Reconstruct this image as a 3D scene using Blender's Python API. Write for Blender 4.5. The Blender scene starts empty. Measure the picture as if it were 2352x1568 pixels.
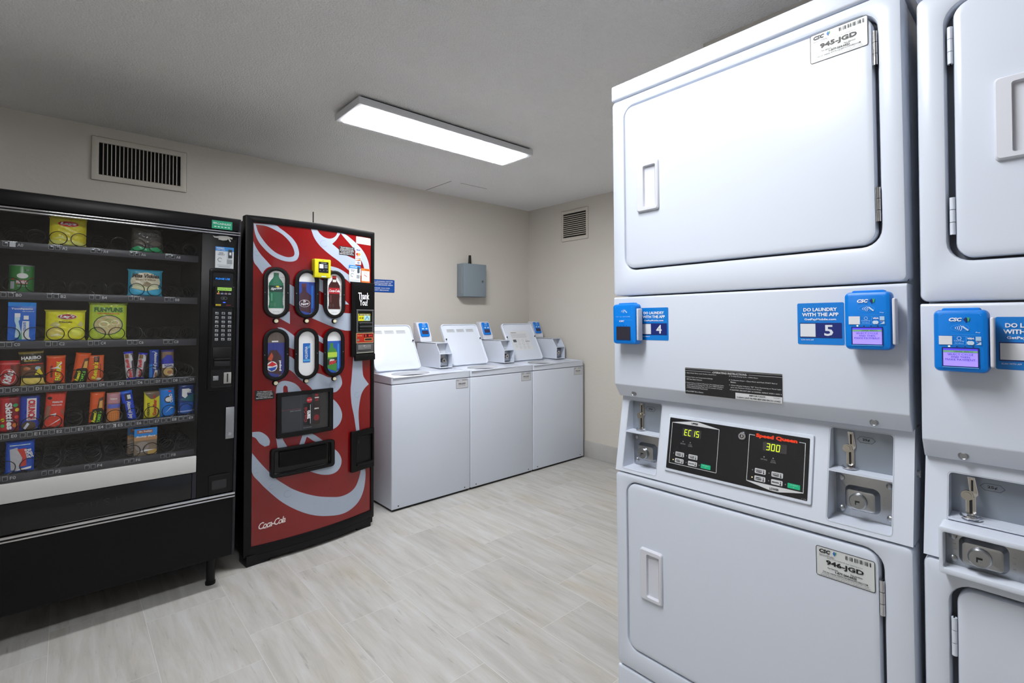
import bpy, bmesh, math, random
from mathutils import Vector, Matrix
from mathutils.geometry import tessellate_polygon
random.seed(4)
S = bpy.context.scene
COL = S.collection

# ------------------------------------------------------------------ camera
cam_d = bpy.data.cameras.new('camera'); cam = bpy.data.objects.new('camera', cam_d); COL.objects.link(cam)
S.camera = cam
YAW, PITCH, ROLL, FPX, PX, PY = 0.7582, 0.0155, -0.0022, 1144.65, 1239.35, 713.46
cam_d.sensor_width = 36.0; cam_d.sensor_fit = 'HORIZONTAL'
cam_d.lens = FPX * 36.0 / 2352.0
cam_d.shift_x = (1176.0 - PX) / 2352.0
cam_d.shift_y = (PY - 784.0) / 2352.0
cam_d.clip_start = 0.02
d_ = Vector((math.sin(YAW)*math.cos(PITCH), math.cos(YAW)*math.cos(PITCH), math.sin(PITCH)))
r_ = Vector((math.cos(YAW), -math.sin(YAW), 0)); u_ = r_.cross(d_)
r2 = r_*math.cos(ROLL) + u_*math.sin(ROLL); u2 = -r_*math.sin(ROLL) + u_*math.cos(ROLL)
cam.matrix_world = Matrix(((r2.x, u2.x, -d_.x, -3.6155), (r2.y, u2.y, -d_.y, -3.9856), (r2.z, u2.z, -d_.z, 1.322), (0, 0, 0, 1)))

# ------------------------------------------------------------------ world, exposure
W = bpy.data.worlds.new('world'); S.world = W; W.use_nodes = True
W.node_tree.nodes['Background'].inputs[0].default_value = (0.75, 0.85, 1.0, 1)
W.node_tree.nodes['Background'].inputs[1].default_value = 0.02
vs = S.view_settings
vs.view_transform = 'Standard'; vs.look = 'None'; vs.gamma = 1.0; vs.use_curve_mapping = False
vs.exposure = 0.13
LAMP = 40.0            # strength of the LED ceiling panels
LAMP_COL = (0.965, 0.98, 1.0)

# ------------------------------------------------------------------ materials
def lin(h):
    if isinstance(h, str):
        h = [int(h[i:i+2], 16)/255 for i in (0, 2, 4)]
    return tuple((c/12.92 if c <= 0.04045 else ((c+0.055)/1.055)**2.4) for c in h)
MATS = {}
def mat(name, col='808080', rough=0.5, metal=0.0, spec=0.5, emit=None, es=1.0, coat=0.0, bump=None):
    if name in MATS: return MATS[name]
    m = bpy.data.materials.new(name); m.use_nodes = True; nt = m.node_tree
    b = nt.nodes['Principled BSDF']; MATS[name] = m
    c = lin(col)
    b.inputs['Base Color'].default_value = (*c, 1); b.inputs['Roughness'].default_value = rough
    b.inputs['Metallic'].default_value = metal; b.inputs['Specular IOR Level'].default_value = spec
    b.inputs['Coat Weight'].default_value = coat; b.inputs['Coat Roughness'].default_value = 0.08
    if emit: b.inputs['Emission Color'].default_value = (*lin(emit), 1); b.inputs['Emission Strength'].default_value = es
    tc = nt.nodes.new('ShaderNodeTexCoord'); nz = nt.nodes.new('ShaderNodeTexNoise')
    nt.links.new(tc.outputs['Object'], nz.inputs['Vector'])
    if bump:      # (scale, strength, distance)
        nz.inputs['Scale'].default_value = bump[0]; nz.inputs['Detail'].default_value = 3
        bp = nt.nodes.new('ShaderNodeBump'); bp.inputs['Strength'].default_value = bump[1]; bp.inputs['Distance'].default_value = bump[2]
        nt.links.new(nz.outputs['Fac'], bp.inputs['Height']); nt.links.new(bp.outputs['Normal'], b.inputs['Normal'])
    else:         # faint wear in the gloss
        nz.inputs['Scale'].default_value = 9.0
        mr = nt.nodes.new('ShaderNodeMapRange'); mr.inputs[3].default_value = max(0, rough-0.04); mr.inputs[4].default_value = min(1, rough+0.04)
        nt.links.new(nz.outputs['Fac'], mr.inputs[0]); nt.links.new(mr.outputs[0], b.inputs['Roughness'])
    return m
def pc(h, rough=0.5, **k): return mat('print_%s_%d' % (h, int(rough*100)), h, rough, **k)   # printed ink
ENAMEL = mat('white_enamel', 'D2D9E6', 0.24)
ENAMEL_IN = mat('white_enamel_inner', 'C9CCD2', 0.35)
GAP = mat('door_gap_shade', '5A5F69', 0.6)  # grey backing sheet, puts the shade of the door groove into colour
PLAST = mat('white_plastic', 'D2D4DD', 0.35)
BLACKP = mat('black_powder_coat', '060608', 0.34, spec=0.25)
BLACK2 = mat('black_plastic', '08080A', 0.45, spec=.3)
DARK = mat('dark_cavity', '151517', 0.75)
CHROME = mat('chrome', 'D8D8DC', 0.12, 1.0)
STEEL = mat('zinc_steel', 'A9ABAE', 0.28, 1.0)
SATIN = mat('satin_steel', '9FA2A6', 0.42, 0.9)
GREYPNL = mat('grey_blue_panel', '8E96A0', 0.35, 0.3)
BLUE = mat('reader_blue_plastic', '0078D6', 0.32, spec=.35)
BLUE2 = mat('card_blue', '0078CE', 0.4)
NAVY = mat('card_navy', '12246E', 0.4)
WHITEI = mat('ink_white', 'EDEFF2', 0.5)
BLACKI = mat('ink_black', '101114', 0.5)
RED = mat('sign_red', '7C0509', 0.2, coat=0.4)
SWOOSH = mat('sign_pale', 'A3AEC0', 0.22, coat=0.4)
SILVERW = mat('pale_ledge', 'C4C4C2', 0.35)
WIRE = mat('coil_wire', '1C1C1E', 0.3, 0.7)
BOXGREY = mat('electric_box_grey', '7F8B93', 0.42)
SLIDE = mat('nickel_slide', 'C4C0B8', 0.2, 1.0)

def node_mat(name):
    m = bpy.data.materials.new(name); m.use_nodes = True; MATS[name] = m
    return m, m.node_tree, m.node_tree.nodes['Principled BSDF']
def L(nt, a, b): nt.links.new(a, b)
def wall_mat():
    m, nt, b = node_mat('wall_paint')
    tc = nt.nodes.new('ShaderNodeTexCoord')
    n1 = nt.nodes.new('ShaderNodeTexNoise'); n1.inputs['Scale'].default_value = 45; n1.inputs['Detail'].default_value = 4
    n2 = nt.nodes.new('ShaderNodeTexNoise'); n2.inputs['Scale'].default_value = 1.3
    L(nt, tc.outputs['Object'], n1.inputs['Vector']); L(nt, tc.outputs['Object'], n2.inputs['Vector'])
    cr = nt.nodes.new('ShaderNodeMix'); cr.data_type = 'RGBA'
    cr.inputs[6].default_value = (*lin('CBC6BD'), 1); cr.inputs[7].default_value = (*lin('D1CCC4'), 1)
    L(nt, n2.outputs['Fac'], cr.inputs[0]); L(nt, cr.outputs[2], b.inputs['Base Color'])
    b.inputs['Roughness'].default_value = 0.55
    bp = nt.nodes.new('ShaderNodeBump'); bp.inputs['Strength'].default_value = 0.25; bp.inputs['Distance'].default_value = 0.004
    L(nt, n1.outputs['Fac'], bp.inputs['Height']); L(nt, bp.outputs['Normal'], b.inputs['Normal'])
    return m
def ceil_mat():
    m, nt, b = node_mat('ceiling_stipple')
    tc = nt.nodes.new('ShaderNodeTexCoord')
    n1 = nt.nodes.new('ShaderNodeTexNoise'); n1.inputs['Scale'].default_value = 120; n1.inputs['Detail'].default_value = 3
    L(nt, tc.outputs['Object'], n1.inputs['Vector'])
    b.inputs['Base Color'].default_value = (*lin('F8F8F8'), 1); b.inputs['Roughness'].default_value = 0.8
    bp = nt.nodes.new('ShaderNodeBump'); bp.inputs['Strength'].default_value = 1.0; bp.inputs['Distance'].default_value = 0.012
    L(nt, n1.outputs['Fac'], bp.inputs['Height']); L(nt, bp.outputs['Normal'], b.inputs['Normal'])
    return m
def floor_mat():
    m, nt, b = node_mat('travertine_tile')
    N = nt.nodes.new
    tc = N('ShaderNodeTexCoord')
    sp = N('ShaderNodeSeparateXYZ'); L(nt, tc.outputs['Object'], sp.inputs[0])
    cb = N('ShaderNodeCombineXYZ')
    ax = N('ShaderNodeMath'); ax.inputs[1].default_value = 1.62+6.1; L(nt, sp.outputs['Y'], ax.inputs[0])
    ay = N('ShaderNodeMath'); ay.inputs[1].default_value = 3.355+6.1; L(nt, sp.outputs['X'], ay.inputs[0])
    L(nt, ax.outputs[0], cb.inputs['X']); L(nt, ay.outputs[0], cb.inputs['Y'])
    br = N('ShaderNodeTexBrick'); L(nt, cb.outputs[0], br.inputs['Vector'])
    br.offset = 0.33; br.offset_frequency = 2; br.squash = 1
    br.inputs['Scale'].default_value = 1; br.inputs['Brick Width'].default_value = 0.61; br.inputs['Row Height'].default_value = 0.305
    br.inputs['Mortar Size'].default_value = 0.0012; br.inputs['Mortar Smooth'].default_value = 0.3; br.inputs['Bias'].default_value = 0
    br.inputs['Color1'].default_value = (0, 0, 0, 1); br.inputs['Color2'].default_value = (1, 1, 1, 1); br.inputs['Mortar'].default_value = (0.5, 0.5, 0.5, 1)
    # streaks run along y
    def streak(sx, sy, scale, detail, seedoff):
        mp = N('ShaderNodeMapping'); mp.inputs['Scale'].default_value = (sx, sy, 1); mp.inputs['Location'].default_value = (seedoff, 0, 0)
        ad = N('ShaderNodeVectorMath'); ad.operation = 'MULTIPLY_ADD'
        ad.inputs[1].default_value = (7.3, 3.1, 0); L(nt, br.outputs['Color'], ad.inputs[0]); L(nt, tc.outputs['Object'], ad.inputs[2])
        L(nt, ad.outputs[0], mp.inputs['Vector'])
        n = N('ShaderNodeTexNoise'); n.inputs['Scale'].default_value = scale; n.inputs['Detail'].default_value = detail; n.inputs['Roughness'].default_value = 0.62
        n.inputs['Distortion'].default_value = 0.4
        L(nt, mp.outputs[0], n.inputs['Vector']); return n
    s1 = streak(16, 1.6, 1.3, 7, 0); s2 = streak(34, 3.4, 1.6, 9, 5); s3 = streak(5, 1.2, 1.0, 3, 11)
    c1 = N('ShaderNodeValToRGB'); e = c1.color_ramp.elements
    e[0].position = 0.34; e[0].color = (*lin('A9A7A2'), 1); e[1].position = 0.66; e[1].color = (*lin('BFBFBE'), 1)
    k = e.new(0.5); k.color = (*lin('B6B4B0'), 1)
    L(nt, s1.outputs['Fac'], c1.inputs[0])
    c2 = N('ShaderNodeValToRGB'); e = c2.color_ramp.elements
    e[0].position = 0.27; e[0].color = (*lin('A29F99'), 1); e[1].position = 0.40; e[1].color = (1, 1, 1, 1)
    L(nt, s2.outputs['Fac'], c2.inputs[0])
    mu = N('ShaderNodeMix'); mu.data_type = 'RGBA'; mu.blend_type = 'MULTIPLY'; mu.inputs[0].default_value = 0.5
    L(nt, c1.outputs[0], mu.inputs[6]); L(nt, c2.outputs[0], mu.inputs[7])
    wm = N('ShaderNodeValToRGB'); e = wm.color_ramp.elements
    e[0].position = 0.52; e[0].color = (1, 1, 1, 1); e[1].position = 0.75; e[1].color = (*lin('F6F0E4'), 1)
    L(nt, s3.outputs['Fac'], wm.inputs[0])
    m2 = N('ShaderNodeMix'); m2.data_type = 'RGBA'; m2.blend_type = 'MULTIPLY'; m2.inputs[0].default_value = 1
    L(nt, mu.outputs[2], m2.inputs[6]); L(nt, wm.outputs[0], m2.inputs[7])
    # per tile brightness
    tb = N('ShaderNodeMix'); tb.data_type = 'RGBA'; tb.blend_type = 'MULTIPLY'; tb.inputs[0].default_value = 1
    tr = N('ShaderNodeMapRange'); tr.inputs[3].default_value = 0.93; tr.inputs[4].default_value = 1.06; L(nt, br.outputs['Color'], tr.inputs[0])
    L(nt, m2.outputs[2], tb.inputs[6]); L(nt, tr.outputs[0], tb.inputs[7])
    gm = N('ShaderNodeMix'); gm.data_type = 'RGBA'; gm.inputs[7].default_value = (*lin('C8C8C6'), 1)
    L(nt, br.outputs['Fac'], gm.inputs[0]); L(nt, tb.outputs[2], gm.inputs[6]); L(nt, gm.outputs[2], b.inputs['Base Color'])
    b.inputs['Roughness'].default_value = 0.42; b.inputs['Specular IOR Level'].default_value = 0.4
    bp = N('ShaderNodeBump'); bp.inputs['Strength'].default_value = 0.12; bp.inputs['Distance'].default_value = 0.002
    L(nt, s2.outputs['Fac'], bp.inputs['Height']); L(nt, bp.outputs['Normal'], b.inputs['Normal'])
    return m
def glass_mat(name, tint, ior_boost=1.0):
    m = bpy.data.materials.new(name); m.use_nodes = True; nt = m.node_tree; nt.nodes.clear(); MATS[name] = m
    o = nt.nodes.new('ShaderNodeOutputMaterial'); t = nt.nodes.new('ShaderNodeBsdfTransparent'); g = nt.nodes.new('ShaderNodeBsdfGlossy')
    f = nt.nodes.new('ShaderNodeFresnel'); f.inputs[0].default_value = 1.5; x = nt.nodes.new('ShaderNodeMixShader')
    t.inputs[0].default_value = (*tint, 1); g.inputs['Roughness'].default_value = 0.02
    ge = nt.nodes.new('ShaderNodeNewGeometry'); io = nt.nodes.new('ShaderNodeMapRange')
    io.inputs[3].default_value = 1.5; io.inputs[4].default_value = 1/1.5; L(nt, ge.outputs['Backfacing'], io.inputs[0]); L(nt, io.outputs[0], f.inputs[0])
    L(nt, f.outputs[0], x.inputs[0]); L(nt, t.outputs[0], x.inputs[1]); L(nt, g.outputs[0], x.inputs[2]); L(nt, x.outputs[0], o.inputs[0])
    return m
WALL, CEIL, FLOOR = wall_mat(), ceil_mat(), floor_mat()
GLASS = glass_mat('tinted_glass', (0.97, 0.975, 0.98))
CLEAR = glass_mat('clear_window_plastic', (1, 1, 1))
DIFF = mat('led_diffuser', 'FFFFFF', 0.5)
bs = DIFF.node_tree.nodes['Principled BSDF']
bs.inputs['Emission Color'].default_value = (*LAMP_COL, 1); bs.inputs['Emission Strength'].default_value = LAMP

DIFF2 = mat('led_diffuser_dimmed', 'FFFFFF', 0.5)  # same panel type, set dimmer to keep the dryer fronts from clipping
bs = DIFF2.node_tree.nodes['Principled BSDF']
bs.inputs['Emission Color'].default_value = (*LAMP_COL, 1); bs.inputs['Emission Strength'].default_value = LAMP*0.9

# ------------------------------------------------------------------ mesh builder
LAY = 0.0005
def rrpts(u0, v0, u1, v1, r, n=5):
    r = max(1e-5, min(r, (u1-u0)/2-1e-5, (v1-v0)/2-1e-5)); P = []
    for cx, cy, a in ((u1-r, v1-r, 0), (u0+r, v1-r, 90), (u0+r, v0+r, 180), (u1-r, v0+r, 270)):
        for i in range(n+1):
            t = math.radians(a+90*i/n); P.append((cx+r*math.cos(t), cy+r*math.sin(t)))
    return P
def ellpts(cu, cv, ru, rv, n=28): return [(cu+ru*math.cos(2*math.pi*i/n), cv+rv*math.sin(2*math.pi*i/n)) for i in range(n)]
def smooth_closed(P, n=4):
    out = []; N = len(P)
    for i in range(N):
        p0, p1, p2, p3 = P[i-1], P[i], P[(i+1) % N], P[(i+2) % N]
        a = (p1[0]-p0[0], p1[1]-p0[1]); b = (p2[0]-p1[0], p2[1]-p1[1]); c = (p3[0]-p2[0], p3[1]-p2[1])
        def ang(x, y):
            la, lb = math.hypot(*x), math.hypot(*y)
            return math.acos(max(-1, min(1, (x[0]*y[0]+x[1]*y[1])/(la*lb+1e-9))))
        k1 = 0 if ang(a, b) > 0.85 else 1; k2 = 0 if ang(b, c) > 0.85 else 1
        for j in range(n):
            t = j/n; h00 = 2*t**3-3*t*t+1; h10 = t**3-2*t*t+t; h01 = -2*t**3+3*t*t; h11 = t**3-t*t
            m1 = [((p2[q]-p0[q])/2 if k1 else (p2[q]-p1[q])*0.7) for q in (0, 1)]; m2 = [((p3[q]-p1[q])/2 if k2 else (p2[q]-p1[q])*0.7) for q in (0, 1)]
            out.append(tuple(h00*p1[q]+h10*m1[q]+h01*p2[q]+h11*m2[q] for q in (0, 1)))
    return out
TC = {}
def textgeo(s, bold=0.0, shear=0.0, space=1.0):
    k = (s, bold, shear, space)
    if k not in TC:
        cu = bpy.data.curves.new('glyphs', 'FONT'); cu.body = s; cu.size = 1; cu.offset = bold; cu.shear = shear
        cu.resolution_u = 2; cu.align_x = 'CENTER'; cu.space_character = space; cu.space_line = 0.95
        ob = bpy.data.objects.new('glyphs', cu); COL.objects.link(ob)
        dg = bpy.context.evaluated_depsgraph_get(); me = ob.evaluated_get(dg).to_mesh()
        V = [(v.co.x, v.co.y) for v in me.vertices]; F = [tuple(p.vertices) for p in me.polygons]
        ob.evaluated_get(dg).to_mesh_clear(); bpy.data.objects.remove(ob); bpy.data.curves.remove(cu)
        if V:
            x0, x1 = min(v[0] for v in V), max(v[0] for v in V); y0, y1 = min(v[1] for v in V), max(v[1] for v in V)
            V = [((v[0]-(x0+x1)/2)/max(1e-6, x1-x0), (v[1]-(y0+y1)/2)/max(1e-6, y1-y0)) for v in V]
        TC[k] = (V, F)
    return TC[k]
class MB:
    def __init__(s, T=None, y=0.0): s.bm = bmesh.new(); s.mats = []; s.T = T or Matrix(); s.y = y; s.uv = 0
    def mi(s, m):
        if m not in s.mats: s.mats.append(m)
        return s.mats.index(m)
    def v(s, p): return s.bm.verts.new(s.T @ Vector(p))
    def f(s, vs_, m):
        try: fa = s.bm.faces.new(vs_)
        except ValueError: return None
        fa.material_index = s.mi(m); return fa
    def box(s, x0, y0, z0, x1, y1, z1, m, bev=0, seg=2):
        V = [s.v((x, y, z)) for z in (z0, z1) for y in (y0, y1) for x in (x0, x1)]
        F = [s.f([V[i] for i in q], m) for q in ((0, 2, 3, 1), (4, 5, 7, 6), (0, 1, 5, 4), (2, 6, 7, 3), (0, 4, 6, 2), (1, 3, 7, 5))]
        if bev:
            E = list({e for f in F for e in f.edges})
            bmesh.ops.bevel(s.bm, geom=E, offset=bev, segments=seg, affect='EDGES', profile=0.5, clamp_overlap=True)
    def loft(s, loops, m, c0=True, c1=True, close=True):
        R = [[s.v(p) for p in l] for l in loops]
        for a, b in zip(R, R[1:]):
            n = len(a)
            for i in range(n if close else n-1): s.f([a[i], a[(i+1) % n], b[(i+1) % n], b[i]], m)
        if c0: s.f(R[0][::-1], m)
        if c1: s.f(R[-1], m)
    def rrl(s, u0, v0, u1, v1, r, prof, m, c0=True, c1=True, n=5):     # prof: (y, inset) pairs; rounded-rectangle loft in the xz plane
        s.loft([[(p[0], y, p[1]) for p in rrpts(u0+i, v0+i, u1-i, v1-i, max(r-i, 0.0005), n)] for y, i in prof], m, c0, c1)
    def framed(s, o, h, ro, rh, thick, m, edge=0.004):                  # panel with a rounded-rect opening
        A = lambda q, i, r, y: [(p[0], y, p[1]) for p in rrpts(q[0]+i, q[1]+i, q[2]-i, q[3]-i, max(r-i, 0.0005), 6)]
        s.loft([A(o, 0, ro, thick), A(o, 0, ro, edge), A(o, edge*0.3, ro, edge*0.3), A(o, edge, ro, 0),
                A(h, -edge, rh, 0), A(h, -edge*0.3, rh, edge*0.3), A(h, 0, rh, edge), A(h, 0, rh, thick)], m, False, False)
    def cyl(s, p0, p1, r0, m, r1=None, n=20, cap=True):
        p0, p1 = Vector(p0), Vector(p1); r1 = r0 if r1 is None else r1; ax = (p1-p0).normalized()
        a = ax.orthogonal().normalized(); b = ax.cross(a)
        s.loft([[p+(a*math.cos(2*math.pi*i/n)+b*math.sin(2*math.pi*i/n))*r for i in range(n)] for p, r in ((p0, r0), (p1, r1))], m, cap, cap)
    def lathe(s, c, prof, m, n=24, axis='z'):
        f = (lambda r, h, t: (c[0]+r*math.cos(t), c[1]+r*math.sin(t), c[2]+h)) if axis == 'z' else (lambda r, h, t: (c[0]+r*math.cos(t), c[1]-h, c[2]+r*math.sin(t)))
        s.loft([[f(r, h, 2*math.pi*i/n) for i in range(n)] for r, h in prof], m)
    def tube(s, P, r, m, n=6):
        P = [Vector(p) for p in P]; loops = []; a = None
        for i, p in enumerate(P):
            t = (P[min(i+1, len(P)-1)]-P[max(i-1, 0)]).normalized()
            a = t.orthogonal().normalized() if a is None else (a-t*a.dot(t)).normalized(); b = t.cross(a)
            loops.append([p+(a*math.cos(2*math.pi*k/n)+b*math.sin(2*math.pi*k/n))*r for k in range(n)])
        s.loft(loops, m)
    def prof(s, pr, u0, u1, m, bev=0):                                   # (y,z) profile extruded along x
        A = [s.v((u0, y, z)) for y, z in pr]; B = [s.v((u1, y, z)) for y, z in pr]; n = len(pr)
        F = [s.f([A[i], A[(i+1) % n], B[(i+1) % n], B[i]], m) for i in range(n)] + [s.f(A[::-1], m), s.f(B, m)]
        if bev:
            E = list({e for f in F if f for e in f.edges}); bmesh.ops.bevel(s.bm, geom=E, offset=bev, segments=3, affect='EDGES', profile=0.5, clamp_overlap=True)
    # ---- flat print, h counts thin layers in front of the surface y
    def pts(s, P, F, m, h):
        V = [s.v((p[0], s.y-h*LAY, p[1])) for p in P]
        for q in F: s.f([V[i] for i in q], m)
    def poly(s, P, m, h=1, holes=()):
        allp = [P]+list(holes); tri = tessellate_polygon([[Vector((p[0], p[1], 0)) for p in q] for q in allp])
        s.pts([p for q in allp for p in q], tri, m, h)
    def rect(s, u0, v0, u1, v1, m, h=1, r=0):
        if r: s.poly(rrpts(u0, v0, u1, v1, r, 4), m, h)
        else: s.pts([(u0, v0), (u1, v0), (u1, v1), (u0, v1)], [(0, 1, 2, 3)], m, h)
    def frame(s, u0, v0, u1, v1, w, m, h=1, r=0.003):
        A = rrpts(u0, v0, u1, v1, r, 4); B = rrpts(u0+w, v0+w, u1-w, v1-w, max(r-w, 0.0004), 4); n = len(A)
        s.pts(A+B, [(i, (i+1) % n, n+(i+1) % n, n+i) for i in range(n)], m, h)
    def ell(s, cu, cv, ru, rv, m, h=1, n=20): s.poly(ellpts(cu, cv, ru, rv, n), m, h)
    def ering(s, cu, cv, ru, rv, w, m, h=1, n=24, a0=0, a1=360):
        k = n+1; A = [(cu+ru*math.cos(math.radians(a0+(a1-a0)*i/n)), cv+rv*math.sin(math.radians(a0+(a1-a0)*i/n))) for i in range(k)]
        B = [(cu+(ru-w)*math.cos(math.radians(a0+(a1-a0)*i/n)), cv+(rv-w)*math.sin(math.radians(a0+(a1-a0)*i/n))) for i in range(k)]
        s.pts(A+B, [(i, i+1, k+i+1, k+i) for i in range(n)], m, h)
    def line(s, P, w, m, h=1):
        for a, b in zip(P, P[1:]):
            dx, dy = b[0]-a[0], b[1]-a[1]; l = math.hypot(dx, dy) or 1; nx, ny = -dy/l*w/2, dx/l*w/2
            s.pts([(a[0]+nx, a[1]+ny), (a[0]-nx, a[1]-ny), (b[0]-nx, b[1]-ny), (b[0]+nx, b[1]+ny)], [(0, 1, 2, 3)], m, h)
    def text(s, t, cu, cv, w, hh, m, h=2, bold=0.0, shear=0.0, rot=0, space=1.0):
        V, F = textgeo(t, bold, shear, space); c, q = math.cos(math.radians(rot)), math.sin(math.radians(rot))
        s.pts([(cu+x*w*c-y*hh*q, cv+x*w*q+y*hh*c) for x, y in V], F, m, h)
    def cuts(s, axis, vals):
        for x in vals:
            co = [0, 0, 0]; no = [0, 0, 0]; co[axis] = x; no[axis] = 1
            bmesh.ops.bisect_plane(s.bm, geom=s.bm.verts[:]+s.bm.edges[:]+s.bm.faces[:], plane_co=co, plane_no=no, dist=1e-6)
    def build(s, name, parent=None, fn=None, ang=0.55, normals=True):
        if fn:
            for v in s.bm.verts: v.co = fn(v.co)
        if normals: bmesh.ops.recalc_face_normals(s.bm, faces=s.bm.faces[:])
        for f in s.bm.faces: f.smooth = True
        for e in s.bm.edges:
            if len(e.link_faces) == 2 and e.calc_face_angle(0) > ang: e.smooth = False
        me = bpy.data.meshes.new(name); s.bm.to_mesh(me); s.bm.free()
        for m in s.mats: me.materials.append(m)
        o = bpy.data.objects.new(name, me); COL.objects.link(o)
        if parent: o.parent = parent
        return o
def tag(o, label=None, cat=None, group=None, kind=None):
    if label: o['label'] = label
    if cat: o['category'] = cat
    if group: o['group'] = group
    if kind: o['kind'] = kind
    return o
def thing(name, loc, rot=(0, 0, 0), label=None, cat=None, group=None):
    o = bpy.data.objects.new(name, None); o.empty_display_size = 0.1; COL.objects.link(o)
    o.location = loc; o.rotation_euler = rot
    return tag(o, label, cat, group)
# orientation that lays the xz print plane face up (u -> x, v -> y, height -> z)
UP = Matrix(((1, 0, 0, 0), (0, 0, 1, 0), (0, -1, 0, 0), (0, 0, 0, 1)))

# ------------------------------------------------------------------ room
H = 2.484
XL, YF = -5.1, -5.6          # left wall and the wall behind the camera
JX, JY = -1.67, -2.944       # the wall behind the dryers juts in
def struct(name, mb): return tag(mb.build(name), kind='structure')
def plane_box(name, x0, y0, z0, x1, y1, z1, m):
    b = MB(); b.box(x0, y0, z0, x1, y1, z1, m); return struct(name, b)
plane_box('floor', XL-.1, YF-.1, -.1, .1, .1, 0, FLOOR)
plane_box('ceiling', XL-.1, YF-.1, H, .1, .1, H+.1, CEIL)
plane_box('wall_back', XL-.1, 0, 0, .1, .1, H, WALL)
plane_box('wall_right', 0, JY-.1, 0, .1, 0, H, WALL)
plane_box('wall_left', XL-.1, YF-.1, 0, XL, 0, H, WALL)
plane_box('wall_front', XL, YF-.1, 0, JX+.1, YF, H, WALL)
plane_box('wall_dryer', JX, YF, 0, JX+.1, JY-.1, H, WALL)
plane_box('wall_return', JX, JY-.1, 0, 0, JY, H, WALL)
def skirting(name, x0, y0, x1, y1):
    b = MB(); b.box(x0, y0, 0, x1, y1, .155, FLOOR, .003); return struct(name, b)
skirting('baseboard_right', -.012, JY, 0, 0)
skirting('baseboard_back', XL+.012, -.012, -.012, 0)
skirting('baseboard_left', XL, YF, XL+.012, -.012)
b = MB(); g = mat('ceiling_seam', '7D7D7B', .9)
b.box(-1.275, -.43, H-.0012, -1.270, -.02, H, g); b.box(-1.18, -.435, H-.0012, -.90, -.431, H, g)
struct('trim_1', b)

def ceiling_light(loc, label, diff=None):
    r = thing('ceiling_light', loc, label=label, cat='ceiling light', group='flat LED panels on the ceiling')
    w, d = 1.22, .325; b = MB(Matrix.Translation((-w/2, -d/2, 0)) @ Matrix(((1, 0, 0, 0), (0, 0, 1, 0), (0, 1, 0, 0), (0, 0, 0, 1))))
    fr = mat('light_frame_white', 'D5D7DC', .4)
    # y here runs downward from the ceiling plane via T, so use negative
    b.T = Matrix.Translation((-w/2, -d/2, 0)) @ Matrix(((1, 0, 0, 0), (0, 0, 1, 0), (0, 1, 0, 0), (0, 0, 0, 1)))
    A = lambda i, y, r=.004: [(p[0], y, p[1]) for p in rrpts(i, i, w-i, d-i, r, 3)]
    b.loft([A(.004, -.012), A(0, -.014), A(0, -.046), A(.003, -.05), A(.028, -.05), A(.032, -.044)], fr, True, False)
    b.build('frame', r)
    b = MB(); b.box(-w/2+.02, -d/2+.02, -.0115, w/2-.02, d/2-.02, -.0005, mat('shadow_gap', '2A2D33', .8)); b.build('gap_shade', r)  # dark box stands in for the shade between frame and ceiling
    b = MB(); b.box(-w/2+.033, -d/2+.033, -.057, w/2-.033, d/2-.033, -.045, diff or DIFF, .003); b.build('diffuser', r)
    return r
ceiling_light((-1.925, -1.334, H), 'long flat LED panel light glowing on ceiling above the washers')
ceiling_light((-3.47, -3.28, H), 'flat LED panel light on ceiling over the aisle between snack machine and dryers', DIFF2)

def wall_vent(name, w, h, slots, vertical, n, loc, rz, label):
    r = thing(name, loc, (0, 0, rz), label, 'vent')
    vm = mat('vent_paint', 'CCC6BC', .5)
    b = MB(); b.framed((0, 0, w, h), slots, .004, .002, .0, vm, .004)
    for v in b.bm.verts: v.co.y -= .012 if v.co.y < .003 else 0
    b.T = Matrix()
    b.build('vent_frame', r)
    b = MB(); b.box(slots[0]-.01, -.0012, slots[1]-.01, slots[2]+.01, -.0002, slots[3]+.01, mat('vent_dark', '0A0806', .9)); b.build('vent_backing', r)
    for i in range(1, n):
        b = MB()
        if vertical:
            x = slots[0]+(slots[2]-slots[0])*i/n; b.box(x-.0022, -.011, slots[1], x+.0022, -.0015, slots[3], vm)
        else:
            z = slots[1]+(slots[3]-slots[1])*i/n
            b.prof([(-.011, z-.006), (-.011, z-.002), (-.0015, z+.006), (-.0015, z+.002)], slots[0], slots[2], vm)
        b.build('slat', r)
    return r
wall_vent('wall_vent', .468, .262, (.035, .036, .434, .228), True, 21, (-3.522, 0, 2.157), 0, 'wide painted wall vent with vertical slats above the snack machine')
wall_vent('wall_vent', .348, .305, (.022, .036, .325, .272), False, 12, (0, -.503, 2.09), -math.pi/2, 'small painted wall vent with horizontal louvres high on right wall')

# ------------------------------------------------------------------ electric box and sign on the back wall
r = thing('electrical_box', (-.926, 0, 1.53), label='grey metal lockable box with black stub antenna on wall above washers', cat='electrical box')
b = MB(); b.box(0, -.092, 0, .27, -.0005, .313, BOXGREY, .002); b.build('box_body', r)
b = MB(); b.box(.003, -.104, .002, .273, -.0925, .315, BOXGREY, .003); b.build('box_door', r)
b = MB(); b.cyl((.225, -.104, .15), (.225, -.112, .15), .011, STEEL); b.box(.222, -.1145, .143, .228, -.112, .157, BLACKI); b.build('cam_lock', r)
b = MB(); b.cyl((-.003, -.09, .03), (-.003, -.09, .28), .0035, SATIN); b.build('hinge', r)
b = MB(); b.cyl((.115, -.05, .3135), (.115, -.05, .33), .016, BLACK2); b.cyl((.115, -.05, .33), (.115, -.05, .40), .014, BLACK2, .012); b.build('antenna', r)

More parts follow.
